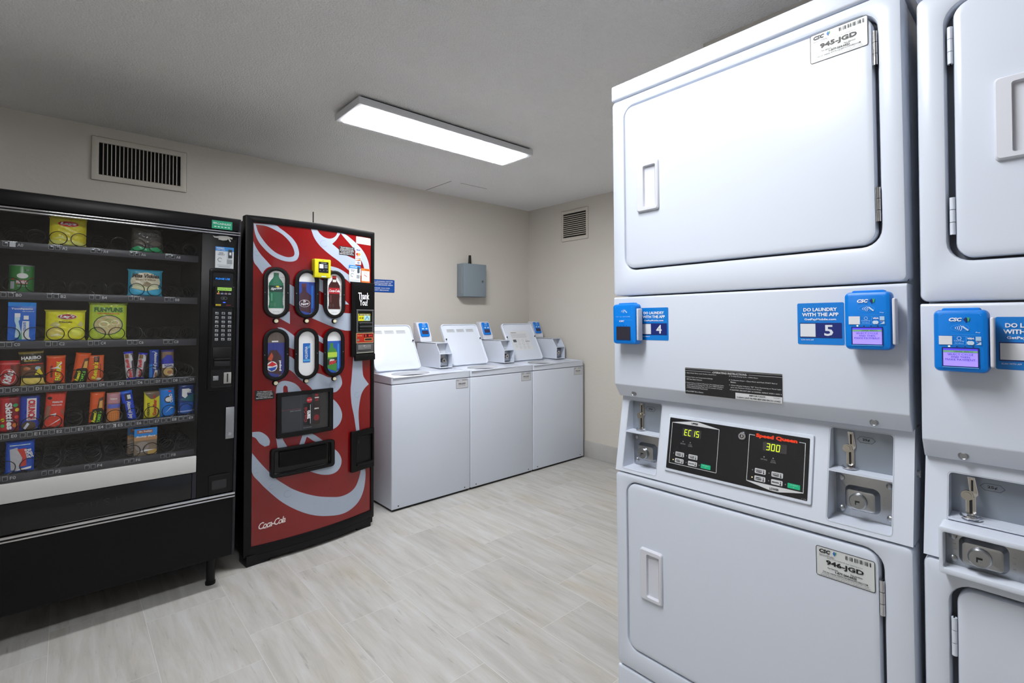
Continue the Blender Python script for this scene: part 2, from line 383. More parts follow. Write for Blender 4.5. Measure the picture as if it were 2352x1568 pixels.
r = thing('wall_sign', (-1.80, 0, 1.547), label='small blue no-smoking laundry room sign on wall beside the red drink machine', cat='sign')
b = MB(); b.rrl(0, 0, .232, .108, .008, [(-.0005, 0), (-.003, 0), (-.0035, .0006)], mat('sign_blue', '0A4C9E', .3)); b.y = -.0035
for t, w, z in (('THIS LAUNDRY ROOM', .200, .092), ('IS DESIGNATED AS', .172, .077), ('A NON-SMOKING AREA', .206, .062), ('THANK YOU FOR', .150, .035), ('NOT SMOKING', .128, .018)):
    b.text(t, .113, z, w, .0088, WHITEI, 1, .015)
b.build('sign_plate', r)

# ------------------------------------------------------------------ top-load washers
def washer(i):
    x0 = -2.003+.6575*i
    num = ('942-JGD', '943-JGD', '944-JGD')[i]
    lab = ('white top-load washer with open lid next to the red drink machine',
           'white top-load washer with open lid in the middle of the three',
           'white top-load washer with open lid in the room corner, notice inside the lid')[i]
    r = thing('washing_machine', (x0, -.8095, 0), label=lab, cat='washing machine', group='top-load washers along the back wall')
    w = .6545
    b = MB(); b.box(0.001, 0, .014, w, .66, .868, ENAMEL, .008, 3); b.y = 0
    for u in (.052, w-.052): b.ell(u, .034, .005, .005, BLACKI, 1)
    b.build('cabinet', r)
    b = MB(); b.box(.012, .012, .002, w-.012, .64, .016, BLACK2); b.build('base', r)
    # top deck with an oval wash opening
    hole = ellpts(.215, .125, .15, .078, 32)
    b = MB(Matrix.Translation((0, 0, 0)) @ UP)
    zt = .914
    out = rrpts(.0, .0, w, .665, .012, 4)
    def deck(P, z):
        return [(p[0], -(z+min(.018, max(0, p[1]-.02)*.09)), p[1]) for p in P]
    Vt = out+hole; tri = tessellate_polygon([[Vector((p[0], p[1], 0)) for p in out], [Vector((p[0], p[1], 0)) for p in hole]])
    VV = [b.v(q) for q in deck(Vt, zt)]
    for q in tri: b.f([VV[k] for k in q], ENAMEL)
    n = len(out); lo = [b.v((p[0], -.872, p[1])) for p in out]
    for k in range(n): b.f([VV[k], VV[(k+1) % n], lo[(k+1) % n], lo[k]], ENAMEL)
    b.bm.normal_update()
    edges = [e for e in b.bm.edges if e.verts[0] in VV[:n] and e.verts[1] in VV[:n] and len(e.link_faces) == 2 and abs(e.link_faces[0].normal.z-e.link_faces[1].normal.z) > .5]
    bmesh.ops.bevel(b.bm, geom=edges, offset=.006, segments=3, affect='EDGES')
    b.build('top_panel', r)
    b = MB(UP.copy()); tubm = mat('tub_steel', '34373C', .4, .5)
    E = lambda k, z: [(p[0], -z, p[1]) for p in ellpts(.215, .125, .15*k, .078*k, 32)]
    b.loft([deck(hole, zt), E(.97, .905)], ENAMEL_IN, False, False)
    b.loft([E(.97, .905), E(.95, .80), E(.95, .55)], tubm, False, True); b.build('tub', r)
    # lid leans back, inner face to the room
    th = math.radians(29); T = Matrix.Translation((0, .268, .938)) @ Matrix.Rotation(-th, 4, 'X')
    b = MB(T); A = lambda i_, y, rr=.03: [(p[0], y, p[1]) for p in rrpts(.012+i_, i_, .388-i_, .385-i_, rr, 6)]
    b.loft([A(.004, .022), A(0, .018), A(0, .0), A(.003, -.003), A(.007, -.003), A(.010, .005), A(.02, .006), A(.05, -.001), A(.10, -.002)], ENAMEL)
    b.y = -.0008
    lid = b.build('lid', r)
    g1 = pc('B4B8BE', .4)
    b = MB(T, -.0018)
    if i < 2:
        for k in range(3):
            u = .055+k*.098
            b.rect(u, .305, u+.078, .335, g1, 1); b.line([(u+.004, .328), (u+.07, .328)], .002, pc('6A6E74'), 2); b.line([(u+.004, .316), (u+.06, .316)], .0012, pc('878B90'), 2)
    else:
        b.rect(.07, .10, .30, .305, pc('D3D6DA', .4), 1)
        b.text('WARNING', .12, .285, .07, .009, BLACKI, 2, .02)
        for k in range(6): b.line([(.08, .27-k*.008), (.28-.01*(k % 3), .27-k*.008)], .0016, pc('8C9096'), 2)
        b.rect(.085, .185, .125, .213, pc('50545A'), 2); b.text('NOTICE', .26, .19, .05, .009, BLACKI, 2, .03)
        for k in range(9): b.ering(.15+(k % 3)*.05, .20-(k//3)*.035, .012, .012, .0014, pc('70747A'), 2, 10)
        for k in range(3): b.line([(.09, .16-k*.012), (.12, .16-k*.012)], .0016, pc('8C9096'), 2)
    b.build('notice_label', lid)
    for u in (.026, .374):
        b = MB(T); b.cyl((u, -.003, .24), (u, -.009, .24), .006, BLACK2, n=12); b.build('lid_bumper', lid)
    # coin meter case
    a0, a1 = .532, .648
    pr = [(.2365, .929), (.2365, 1.042), (.297, 1.125), (.595, 1.127), (.595, .929)]
    b = MB()
    for u in (a0, a1-.004): b.prof(pr, u, u+.004, ENAMEL)
    b.box(a0, .297, 1.122, a1, .595, 1.127, ENAMEL); b.box(a0+.0042, .238, 1.038, a1-.0042, .33, 1.043, ENAMEL)
    b.box(a0+.0042, .238, .9295, a1-.0042, .33, .935, ENAMEL); b.box(a0+.002, .335, .93, a1-.002, .34, 1.124, ENAMEL_IN)
    case = b.build('coin_meter_case', r)
    b = MB(); b.box(a0+.010, .290, .940, a1-.012, .334, 1.033, STEEL, .004); b.cyl((a0+.055, .29, .985), (a0+.055, .262, .985), .022, CHROME, .018)
    b.box(a0+.050, .2605, .978, a0+.060, .2615, .992, BLACKI); b.build('coin_box_lock', case)
    b = MB(); b.box(a0+.02, .31, 1.05, a0+.03, .334, 1.115, SLIDE, .002); b.box(a0+.014, .29, 1.046, a0+.04, .334, 1.053, SLIDE, .002); b.build('coin_slide', case)
    # card reader tower
    b = MB(); b.prof([(.53, 1.1275), (.548, 1.155), (.605, 1.292), (.66, 1.292), (.66, 1.1275)], a0, a1-.004, PLAST, .008); tw = b.build('reader_tower', r)
    tt = math.atan2(.605-.548, 1.292-1.155)
    T2 = Matrix.Translation((0, .548, 1.155)) @ Matrix.Rotation(-tt, 4, 'X')
    b = MB(T2); b.rrl(a0+.014, .016, a1-.018, .138, .012, [(.004, 0), (-.008, 0), (-.012, .004)], BLUE); b.y = -.012
    b.rect(a0+.026, .034, a1-.03, .068, mat('reader_screen_dim', '3A3450', .2), 1)
    b.text('CSC', (a0+a1)/2, .128, .03, .007, WHITEI, 1, .04)
    for u in (a0+.032, a1-.05): b.rect(u, .078, u+.02, .09, pc('BFD8F0'), 1)
    b.ering((a0+a1)/2-.002, .108, .016, .007, .0015, WHITEI, 1); b.build('card_reader', tw)
    # asset label
    b = MB(y=0); b.rect(w-.132, .792, w-.022, .862, pc('C9CBD0', .35), 1, .005); b.frame(w-.132, .792, w-.022, .862, .0016, pc('5A5C62'), 2, .005)
    b.text(num, w-.077, .826, .066, .014, BLACKI, 3, .03); b.text('CSC', w-.115, .852, .02, .006, BLACKI, 3, .03)
    for k in range(12): b.rect(w-.075+k*.0038, .849, w-.0735+k*.0038, .857, BLACKI, 3)
    b.text('For Service: 1-877-264-6622', w-.077, .812, .06, .004, BLACKI, 3); b.build('asset_label', r)
    return r
for i in range(3): washer(i)

# ------------------------------------------------------------------ stacked dryers (local x runs to the right along the front, y into the cabinet)
SLP = .04/.21
def slant(co): return Vector((co.x, co.y+SLP*max(0, co.z-.894), co.z))
def asset(b, u0, z0, w, h, num, faint=False):
    k = pc('D2D5D6', .3); n = BLACKI
    b.rect(u0, z0, u0+w, z0+h, k, 1, .004); b.frame(u0, z0, u0+w, z0+h, .0011, n, 2, .004)
    X = lambda t: u0+w*t; Z = lambda t: z0+h*t
    b.text('CSC', X(.16), Z(.86), w*.2, h*.13, n, 3, .05, .2); b.text('ServiceWorks', X(.19), Z(.73), w*.26, h*.08, pc('6B6E72'), 3)
    b.poly([(X(.30), Z(.86)), (X(.325), Z(.95)), (X(.345), Z(.87)), (X(.33), Z(.78))], pc('1560B0'), 3)
    b.poly([(X(.34), Z(.92)), (X(.365), Z(.93)), (X(.355), Z(.81))], pc('35A060'), 3)
    for i in range(26):
        if i % 5 != 3: b.rect(X(.52+i*.0165), Z(.79), X(.52+i*.0165+.006+.004*(i % 3 == 0)), Z(.92), n, 3)
    b.text('Please use this machine ID when requesting service', X(.5), Z(.66), w*.6, h*.045, pc('3A3C40'), 3)
    b.text(num, X(.50), Z(.50), w*.64, h*.20, n, 3, .035)
    b.text('For Service:', X(.30), Z(.34), w*.18, h*.05, n, 3, .02); b.text('Para Servicio:', X(.70), Z(.34), w*.2, h*.05, n, 3, .02)
    b.text('1-877-264-6622', X(.52), Z(.265), w*.36, h*.075, n, 3, .03)
    b.text('Visit our website WWW.CSCSERVICEWORKS.COM', X(.5), Z(.18), w*.76, h*.055, n, 3, .01)
    b.text('This machine is owned by CSC ServiceWorks and operated under a license', X(.5), Z(.115), w*.8, h*.04, n, 3)
    b.text('agreement. Removal or misuse by the owner or management is prohibited', X(.5), Z(.06), w*.84, h*.04, n, 3)
def app_card(b, u0, z0, w, h, num):
    b.rect(u0, z0, u0+w, z0+h, BLUE2, 1, .003); X = lambda t: u0+w*t; Z = lambda t: z0+h*t
    b.text('DO LAUNDRY', X(.5), Z(.84), w*.72, h*.085, WHITEI, 3, .03); b.text('WITH THE APP', X(.5), Z(.72), w*.78, h*.085, WHITEI, 3, .03)
    b.text('GetPayMobile.com', X(.5), Z(.60), w*.68, h*.065, WHITEI, 3, .02)
    b.rect(X(.05), Z(.16), X(.95), Z(.52), NAVY, 2); b.rect(X(.065), Z(.185), X(.40), Z(.50), pc('D9DCE2', .4), 3)
    b.text(num, X(.68), Z(.34), w*.19, h*.26, pc('D9DCE2', .4), 3, .02)
    b.text('SCAN WITH APP', X(.22), Z(.11), w*.28, h*.03, WHITEI, 3)
def card_reader(root, u0, z0, w, h, lit, brk_u, side):
    X = lambda t: u0+w*t; Z = lambda t: z0+h*t
    b = MB(); b.rrl(u0, z0, u0+w, z0+h, .009, [(-.014, .003), (-.016, 0), (-.032, 0), (-.038, .002), (-.040, .007)], BLUE, n=6)
    b.rrl(u0+w*.14, z0+h*.80, u0+w*.86, z0+h+.0035, .004, [(-.016, 0), (-.026, 0), (-.028, .0015)], BLUE); b.y = -.0402
    lb = pc('3FA0F0', .35)
    for sx in (.18, .82):
        b.ering(X(sx), Z(.90), .004, .004, .0007, lb, 1, 6, 90 if sx < .5 else 0, 180 if sx < .5 else 90)
    b.line([(X(.14), Z(.60)), (X(.86), Z(.60))], .0005, lb, 1)
    if lit:
        b.text('CSC', X(.42), Z(.845), w*.24, h*.06, WHITEI, 2, .05, .25); b.text('CSC', X(.42), Z(.80), w*.24, h*.008, lb, 2)
        b.poly([(X(.56), Z(.845)), (X(.61), Z(.885)), (X(.64), Z(.845)), (X(.61), Z(.795))], NAVY, 2); b.poly([(X(.63), Z(.88)), (X(.68), Z(.875)), (X(.665), Z(.82)), (X(.64), Z(.81))], pc('3BA45A'), 2)
        cz = .71
    else: cz = .82
    b.ering(X(.50), Z(cz), w*.17, h*.055, .0006, lb, 1)
    for i in range(4): b.ering(X(.40+i*.018), Z(cz), .002+i*.0014, .0024+i*.0012, .0007, WHITEI, 2, 8, -50, 50)
    b.poly([(X(.53), Z(cz+.03)), (X(.56), Z(cz+.035)), (X(.66), Z(cz-.03)), (X(.64), Z(cz-.045)), (X(.57), Z(cz-.005))], pc('BFD9F2'), 2)
    if lit:
        b.rect(X(.11), Z(.44), X(.355), Z(.58), pc('D9DCE2', .4), 2)
        b.frame(X(.36), Z(.44), X(.61), Z(.58), .0005, lb, 2, .0006); b.text('CSCPay', X(.485), Z(.50), w*.19, h*.025, pc('BFD9F2'), 2); b.text('MOBILE', X(.485), Z(.465), w*.16, h*.02, pc('8FC4EE'), 2); b.ering(X(.485), Z(.545), .003, .003, .0006, pc('BFD9F2'), 2, 10)
        b.frame(X(.61), Z(.44), X(1-.12), Z(.58), .0005, lb, 2, .0006); b.text('VISA', X(.69), Z(.545), w*.12, h*.03, WHITEI, 2, .04, .2)
        b.rect(X(.775), Z(.51), X(.87), Z(.575), pc('A9C8E4'), 3); b.text('Pay', X(.82), Z(.64), w*.08, h*.02, WHITEI, 2)
        for sx in (.665, .705): b.ell(X(sx), Z(.475), .0034, .0034, pc('C3D6E8'), 2+int(sx > .7), 12)
        b.poly([(X(.78), Z(.45)), (X(.87), Z(.45)), (X(.87), Z(.49))], pc('C3D6E8'), 3); b.text('DISCOVER', X(.825), Z(.493), w*.08, h*.012, WHITEI, 3)
        b.ell(X(.30), Z(.415), .0016, .0012, mat('led_green', 'E8FFE0', .3, emit='D8FFC8', es=1.2), 2, 10)
        for sx in (.44, .59, .73): b.ell(X(sx), Z(.412), .0013, .001, NAVY, 2, 8)
    else:
        b.text('VISA  Pay  DISCOVER', X(.47), Z(.68), w*.62, h*.025, pc('BFD9F2'), 2); b.text('CSC', X(.42), Z(.575), w*.22, h*.04, WHITEI, 2, .04, .25)
        for sx in (.25, .37, .50, .63): b.ell(X(sx), Z(.46), .0012, .001, NAVY, 2, 8)
    rd = b.build('card_reader', root)
    tag(rd, 'blue card reader with lit purple screen' if lit else 'blue card reader with dark screen')
    b = MB(y=-.0406)
    if lit:
        PUR = mat('reader_screen_lit', '9F8CFF', .3, emit='9C8AF8', es=.42)
        q0, q1, q2, q3 = X(.19), Z(.10), X(.81), Z(.38)
        b.frame(q0-.002, q1-.002, q2+.002, q3+.002, .002, NAVY, 1, .001); b.rect(q0, q1, q2, q3, PUR, 1)
        b.rect(q0, q3-h*.028, q2, q3, mat('reader_bar', '5040D8', .3, emit='5A48E8', es=.4), 2); b.rect(q0, q3-h*.062, q2, q3-h*.03, mat('reader_bar2', '6FA27C', .3, emit='6FA27C', es=.25), 2)
        b.text('UPPER 400CU', (q0+q2)/2+.004, q3-h*.046, w*.34, h*.018, pc('2C5A40'), 3)
        ink = pc('3A2E8C', .4)
        for i, (t, ww) in enumerate((('SELECT CYCLE', .46), ('AND THEN', .34), ('MAKE PAYMENT', .54))): b.text(t, (q0+q2)/2, q3-h*(.092+i*.042), w*ww, h*.029, ink, 3)
        b.line([(q0-.001, q1-.0022), (q2+.001, q1-.0022)], .001, pc('6FC0FF'), 2)
    else:
        b.frame(X(.18), Z(.10), X(.78), Z(.44), .001, NAVY, 1, .001); b.rect(X(.19), Z(.11), X(.77), Z(.43), mat('reader_screen_off', '2E2C38', .15), 1)
    b.build('screen', rd)
    b = MB(); b.rrl(X(.08), Z(.1), X(.85), Z(.9), .004, [(-.0002, 0), (-.0155, 0)], BLACK2)
    s0 = u0+w+.0012
    b.box(X(.8), -.026, Z(.3), s0+.001, -.022, Z(.7), BLACK2); b.build('mount', rd)
    b = MB(); b.box(s0, -.039, Z(.10), s0+.0055, -.018, Z(.88), PLAST, .0024, 3); b.build('bracket', rd)
    return rd
def dryer_door(root, name, u0, z0, u1, z1, hinge_right, num, hz, lab):
    if hinge_right: a, c = u0+.044, u0+.112
    else: a, c = u0+.052, u0+.128
    m0, m1 = lab
    door = MB(y=-.0005); door.rrl(u0, z0, u1, z1, .026, [(.022, .0), (.005, 0), (.0015, .0015), (0, .005), (-.0005, .012)], ENAMEL, True, False, n=7)
    door.poly(rrpts(u0+.012, z0+.012, u1-.012, z1-.012, .014, 7), ENAMEL, 0, [rrpts(a+.012, m0+.006, c-.004, m1-.006, .003, 3)])
    bmesh.ops.remove_doubles(door.bm, verts=door.bm.verts[:], dist=1e-6)
    dr = door.build(name, root)
    b = MB()          # pull with a scooped pocket
    A = lambda i, y, r=.006: [(p[0], y, p[1]) for p in rrpts(a+i, m0+i, c-i, m1-i, r, 4)]
    P = lambda x0, x1, y, i: [(p[0], y, p[1]) for p in rrpts(x0, m0+.010+i, x1, m1-.012-i, .004, 4)]
    b.loft([A(0, -.0005), A(.0005, -.006), A(.003, -.009), P(a+.022, c-.007, -.009, 0), P(a+.0225, c-.009, -.006, .001), P(a+.0232, a+.0265, .027, .006)], PLAST)
    b.build('door_pull', dr)
    for hh in hz:
        b = MB(); x = u1+.0045 if hinge_right else u0-.0045
        for k in range(3): b.cyl((x, .0 if hinge_right else .004, hh-.033+k*.0222), (x, .0 if hinge_right else .004, hh-.033+k*.0222+.0212), .0042, CHROME if hinge_right else ENAMEL, n=12)
        b.box(x-.001, .001, hh-.034, x+.001, .012, hh+.034, BLACKI); b.build('hinge', dr)
    if num:
        b = MB(y=-.0006); asset(b, u1-.110, z1-(.060 if num[0:3] == '945' else .078), .104, .060, num); b.build('asset_label', dr)
    return dr
def coin_pocket(root, u0, u1, z0, zm, z1, box_out):
    yb = .055
    b = MB(); YF2 = lambda z: SLP*max(0, z-.894)
    def wallq(P, m): b.f([b.v(p) for p in P], m)
    for a, c, st in ((zm+.002, z1, 0), (z0, zm-.002, 1)):
        fa, fc = YF2(a), YF2(c)
        wallq([(u0, fa, a), (u1, fa, a), (u1, yb, a), (u0, yb, a)], ENAMEL)
        wallq([(u0, fc, c), (u1, fc, c), (u1, yb, c), (u0, yb, c)], ENAMEL)
        for u in (u0, u1): wallq([(u, fa, a), (u, fc, c), (u, yb, c), (u, yb, a)], ENAMEL)
        wallq([(u0, yb, a), (u1, yb, a), (u1, yb, c), (u0, yb, c)], GREYPNL if st == 0 else ENAMEL_IN)
    wallq([(u0, YF2(zm), zm-.002), (u1, YF2(zm), zm-.002), (u1, YF2(zm), zm+.002), (u0, YF2(zm), zm+.002)], ENAMEL)
    pk = b.build('coin_pocket', root, normals=False)
    return pk
def coin_slide(parent, u, z1, z0, yb, s=1.0):
    b = MB(); hgt = z1-z0; Z = lambda t: z0+hgt*t
    A = lambda P, y0, y1, m: b.loft([[(p[0], y, p[1]) for p in P] for y in (y0, y1)], m)
    A([(u+.001, Z(.62)), (u+.010, Z(.60)), (u+.006, Z(1)), (u-.001, Z(1))], yb, yb-.006, SLIDE)
    A(ellpts(u-.003, Z(.52), .0085, .0085, 18), yb, yb-.007, SLIDE)
    A([(u-.0055, Z(.0)), (u+.0085, Z(0)), (u+.0085, Z(.5)), (u+.0115, Z(.56)), (u+.0115, Z(.62)), (u+.0075, Z(1.02)), (u-.0025, Z(1.02)), (u+.0, Z(.64)), (u-.0055, Z(.5))], yb, yb-.0035, CHROME)
    A([(u-.004, Z(.0)), (u+.007, Z(0)), (u+.007, Z(.5)), (u-.004, Z(.5))], yb, yb-.006, SLIDE)
    A(ellpts(u-.003, Z(.52), .006, .006, 18), yb-.007, yb-.0095, SLIDE)
    b.box(u+.0025, yb-.0065, Z(.66), u+.0055, yb-.0058, Z(.96), BLACKI); b.box(u, yb-.0065, Z(.04), u+.004, yb-.0058, Z(.42), BLACKI)
    n = 14; L1 = [(u+.001+.013*math.cos(math.pi+math.pi*i/n), yb-.004-.016*math.sin(math.pi*i/n), Z(-.03)) for i in range(n+1)]
    b.tube(L1, .0022, CHROME, 8); b.box(u-.004, yb-.018, Z(-.06), u+.010, yb-.001, Z(-.02), CHROME, .0015)
    o = b.build('coin_slide', parent)
    b = MB(y=yb-.0004); q = u+.014; zz = Z(.83)
    P = [(q, zz), (q+.006, zz+.006), (q+.026, zz+.006), (q+.032, zz), (q+.026, zz-.006), (q+.006, zz-.006), (q, zz)]
    b.line(P, .0006, BLACKI, 1); b.text('25¢', q+.016, zz, .013, .0055, BLACKI, 2, .03); b.build('price_mark', parent)
def lock_plate(parent, u0, u1, z0, z1, yb, uc, zc, wide=False):
    b = MB(); b.box(u0, yb-.003, z0, u1, yb-.0002, z1, STEEL, .0008)
    pw, ph = (.029, .023) if not wide else (.030, .022)
    b.rrl(uc-pw, zc-ph, uc+pw, zc+ph, .010, [(yb-.003, -.002), (yb-.006, .0), (yb-.017, .004), (yb-.018, .007)], STEEL, False, True, 6)
    for a, c in ((u0+.010, z0+.011), (u1-.010, z0+.011), (u0+.010, z1-.011), (u1-.010, z1-.011)):
        if a-.01 < u0+.02 or a > u1-.03: b.lathe((a, yb-.003, c), [(.0062, 0), (.006, .0015), (.004, .0032), (.0005, .004)], STEEL, 14, 'y')
    for sg in (-1, 1):
        for k in range(3): b.box(uc+sg*(pw+.008)-.002, yb-.0036, zc-.012+k*.009, uc+sg*(pw+.008)+.002, yb-.003, zc-.0105+k*.009, SATIN)
    o = b.build('coin_box_door', parent)
    b = MB(); b.lathe((uc-.003, yb-.018, zc), [(.0155, 0), (.0155, .008), (.0135, .0105), (.0005, .0105)], STEEL, 24, 'y')
    b.box(uc-.007, yb-.0292, zc-.001, uc+.001, yb-.0284, zc+.002, BLACKI); b.box(uc-.007, yb-.0292, zc-.006, uc-.005, yb-.0284, zc-.001, BLACKI); b.box(uc-.005, yb-.0290, zc-.006, uc+.001, yb-.0284, zc-.0015, SATIN)
    b.build('barrel_lock', parent)
def control_board(root):
    b = MB(); b.rrl(.157, .9265, .5105, 1.068, .004, [(.0, 0), (-.003, 0), (-.005, .001), (-.0055, .003)], ENAMEL)
    pan = b.build('control_panel', root, slant)
    K = mat('panel_black', '17181C', .28); b = MB(y=-.0056); b.rect(.163, .934, .503, 1.0605, K, 1, .002)
    SV = pc('C9CBCD', .4); LB = pc('C4C6C9', .4); DIM = pc('8F9196', .5)
    SEG = mat('segment_lit', 'D4FF20', .3, emit='CCF51E', es=.95); DSP = pc('3A383A', .2)
    # upper box with the peaked header
    b.line([(.171, .949), (.171, 1.049)], .0012, SV, 2); b.line([(.2995, .949), (.2995, 1.049)], .0012, SV, 2); b.line([(.171, .9485), (.2995, .9485)], .0012, SV, 2)
    b.poly([(.171, 1.0485), (.2995, 1.0485), (.2995, 1.0495), (.243, 1.0585), (.228, 1.0585), (.171, 1.0495)], SV, 2); b.text('UPPER', .2345, 1.0532, .019, .0048, BLACKI, 3, .03)
    b.line([(.3735, .948), (.3735, 1.050)], .0012, SV, 2); b.line([(.4945, .948), (.4945, 1.050)], .0012, SV, 2)
    b.line([(.3735, 1.0495), (.386, 1.0495)], .0012, SV, 2); b.line([(.482, 1.0495), (.4945, 1.0495)], .0012, SV, 2)
    b.poly([(.373, .949), (.495, .949), (.495, .9475), (.443, .938), (.427, .938), (.373, .9475)], SV, 2); b.text('LOWER', .4355, .9425, .020, .005, BLACKI, 3, .03)
    b.text('Speed Queen', .4335, 1.0495, .090, .0105, mat('logo_orange', 'F0401A', .35), 3, .055)
    for bx, txt in ((0, 'EC15'), (.2035, '300')):
        d0 = .202+bx; b.rect(d0, 1.0195, d0+.052, 1.039, DSP, 2)
        segs = {'E': 'afged', 'C': 'afed', '1': 'bc', '5': 'afgcd', '3': 'abgcd', '0': 'abcdef'}
        gx = d0+(.006 if txt[0] == 'E' else .008)
        for ch in txt:
            w_, h_ = .0065, .0135; z_ = 1.0225; q = {'a': [(0, h_), (w_, h_)], 'd': [(0, 0), (w_, 0)], 'g': [(0, h_/2), (w_, h_/2)], 'f': [(0, h_/2), (0, h_)], 'b': [(w_, h_/2), (w_, h_)], 'e': [(0, 0), (0, h_/2)], 'c': [(w_, 0), (w_, h_/2)]}
            for sname in segs[ch]:
                P = [(gx+p[0]+p[1]*.08, z_+p[1]) for p in q[sname]]; b.line(P, .0013, SEG, 3)
            gx += .0108
        o = .019 if bx == 0 else .0235
        ox = bx
        b.ell(.206+ox, 1.006, .0014, .0014, DIM, 2, 8); b.ell(.226+ox, 1.0065, .0014, .0014, DIM, 2, 8)
        b.text('DRYING', .206+ox, 1.0005, .014, .003, DIM, 2); b.text('COOL\nDOWN', .2265+ox, .9995, .011, .0068, DIM, 2)
        for (bu, bz, t) in ((.1872, .968, 'HIGH\nTEMP'), (.2242, .968, 'LOW\nTEMP'), (.1872, .952, 'MED\nTEMP'), (.2242, .952, 'DELICATES')):
            b.rect(bu+ox, bz, bu+ox+.0245, bz+.0108, LB, 2, .002); b.text(t, bu+ox+.0095, bz+.0054, .0145, .0062 if '\n' in t else .003, BLACKI, 3, .03)
            b.line([(bu+ox+.0202, bz+.0025), (bu+ox+.0202, bz+.0092)], .0013, BLACKI, 3); b.ell(bu+ox+.0202, bz+.0026, .0016, .0016, BLACKI, 3, 8)
        for dx, dz in ((.182, .9735), (.219, .9735), (.219, .9575), (.2545, .9575)): b.ell(dx+ox, dz, .0011, .0012, DIM, 2, 8)
        b.ell(.182+ox, .9575, .0013, .0014, mat('led_amber', 'FFF2A0', .3, emit='FFE890', es=.9), 2, 8)
        b.rect(.259+ox, .952, .2845+ox, .9622, pc('12AE7C', .35), 2, .0015); b.text('START', .2718+ox, .9592, .016, .0024, pc('A8E8CC'), 3); b.ering(.2718+ox, .9548, .0012, .0012, .0004, pc('A8E8CC'), 3, 8)
    b.text('513408', .4965, .9365, .010, .0022, DIM, 2)
    b.build('display', pan, slant)
    b = MB(); b.lathe((.357, -.0056, 1.0435), [(.0095, 0), (.0092, .004), (.008, .0055), (.0072, .0042), (.0005, .0042)], CHROME, 24, 'y'); b.y = -.0102
    b.ering(.357, 1.0435, .0045, .0045, .0016, BLACKI, 1, 16, 110, 430); b.build('key_switch', pan, slant)

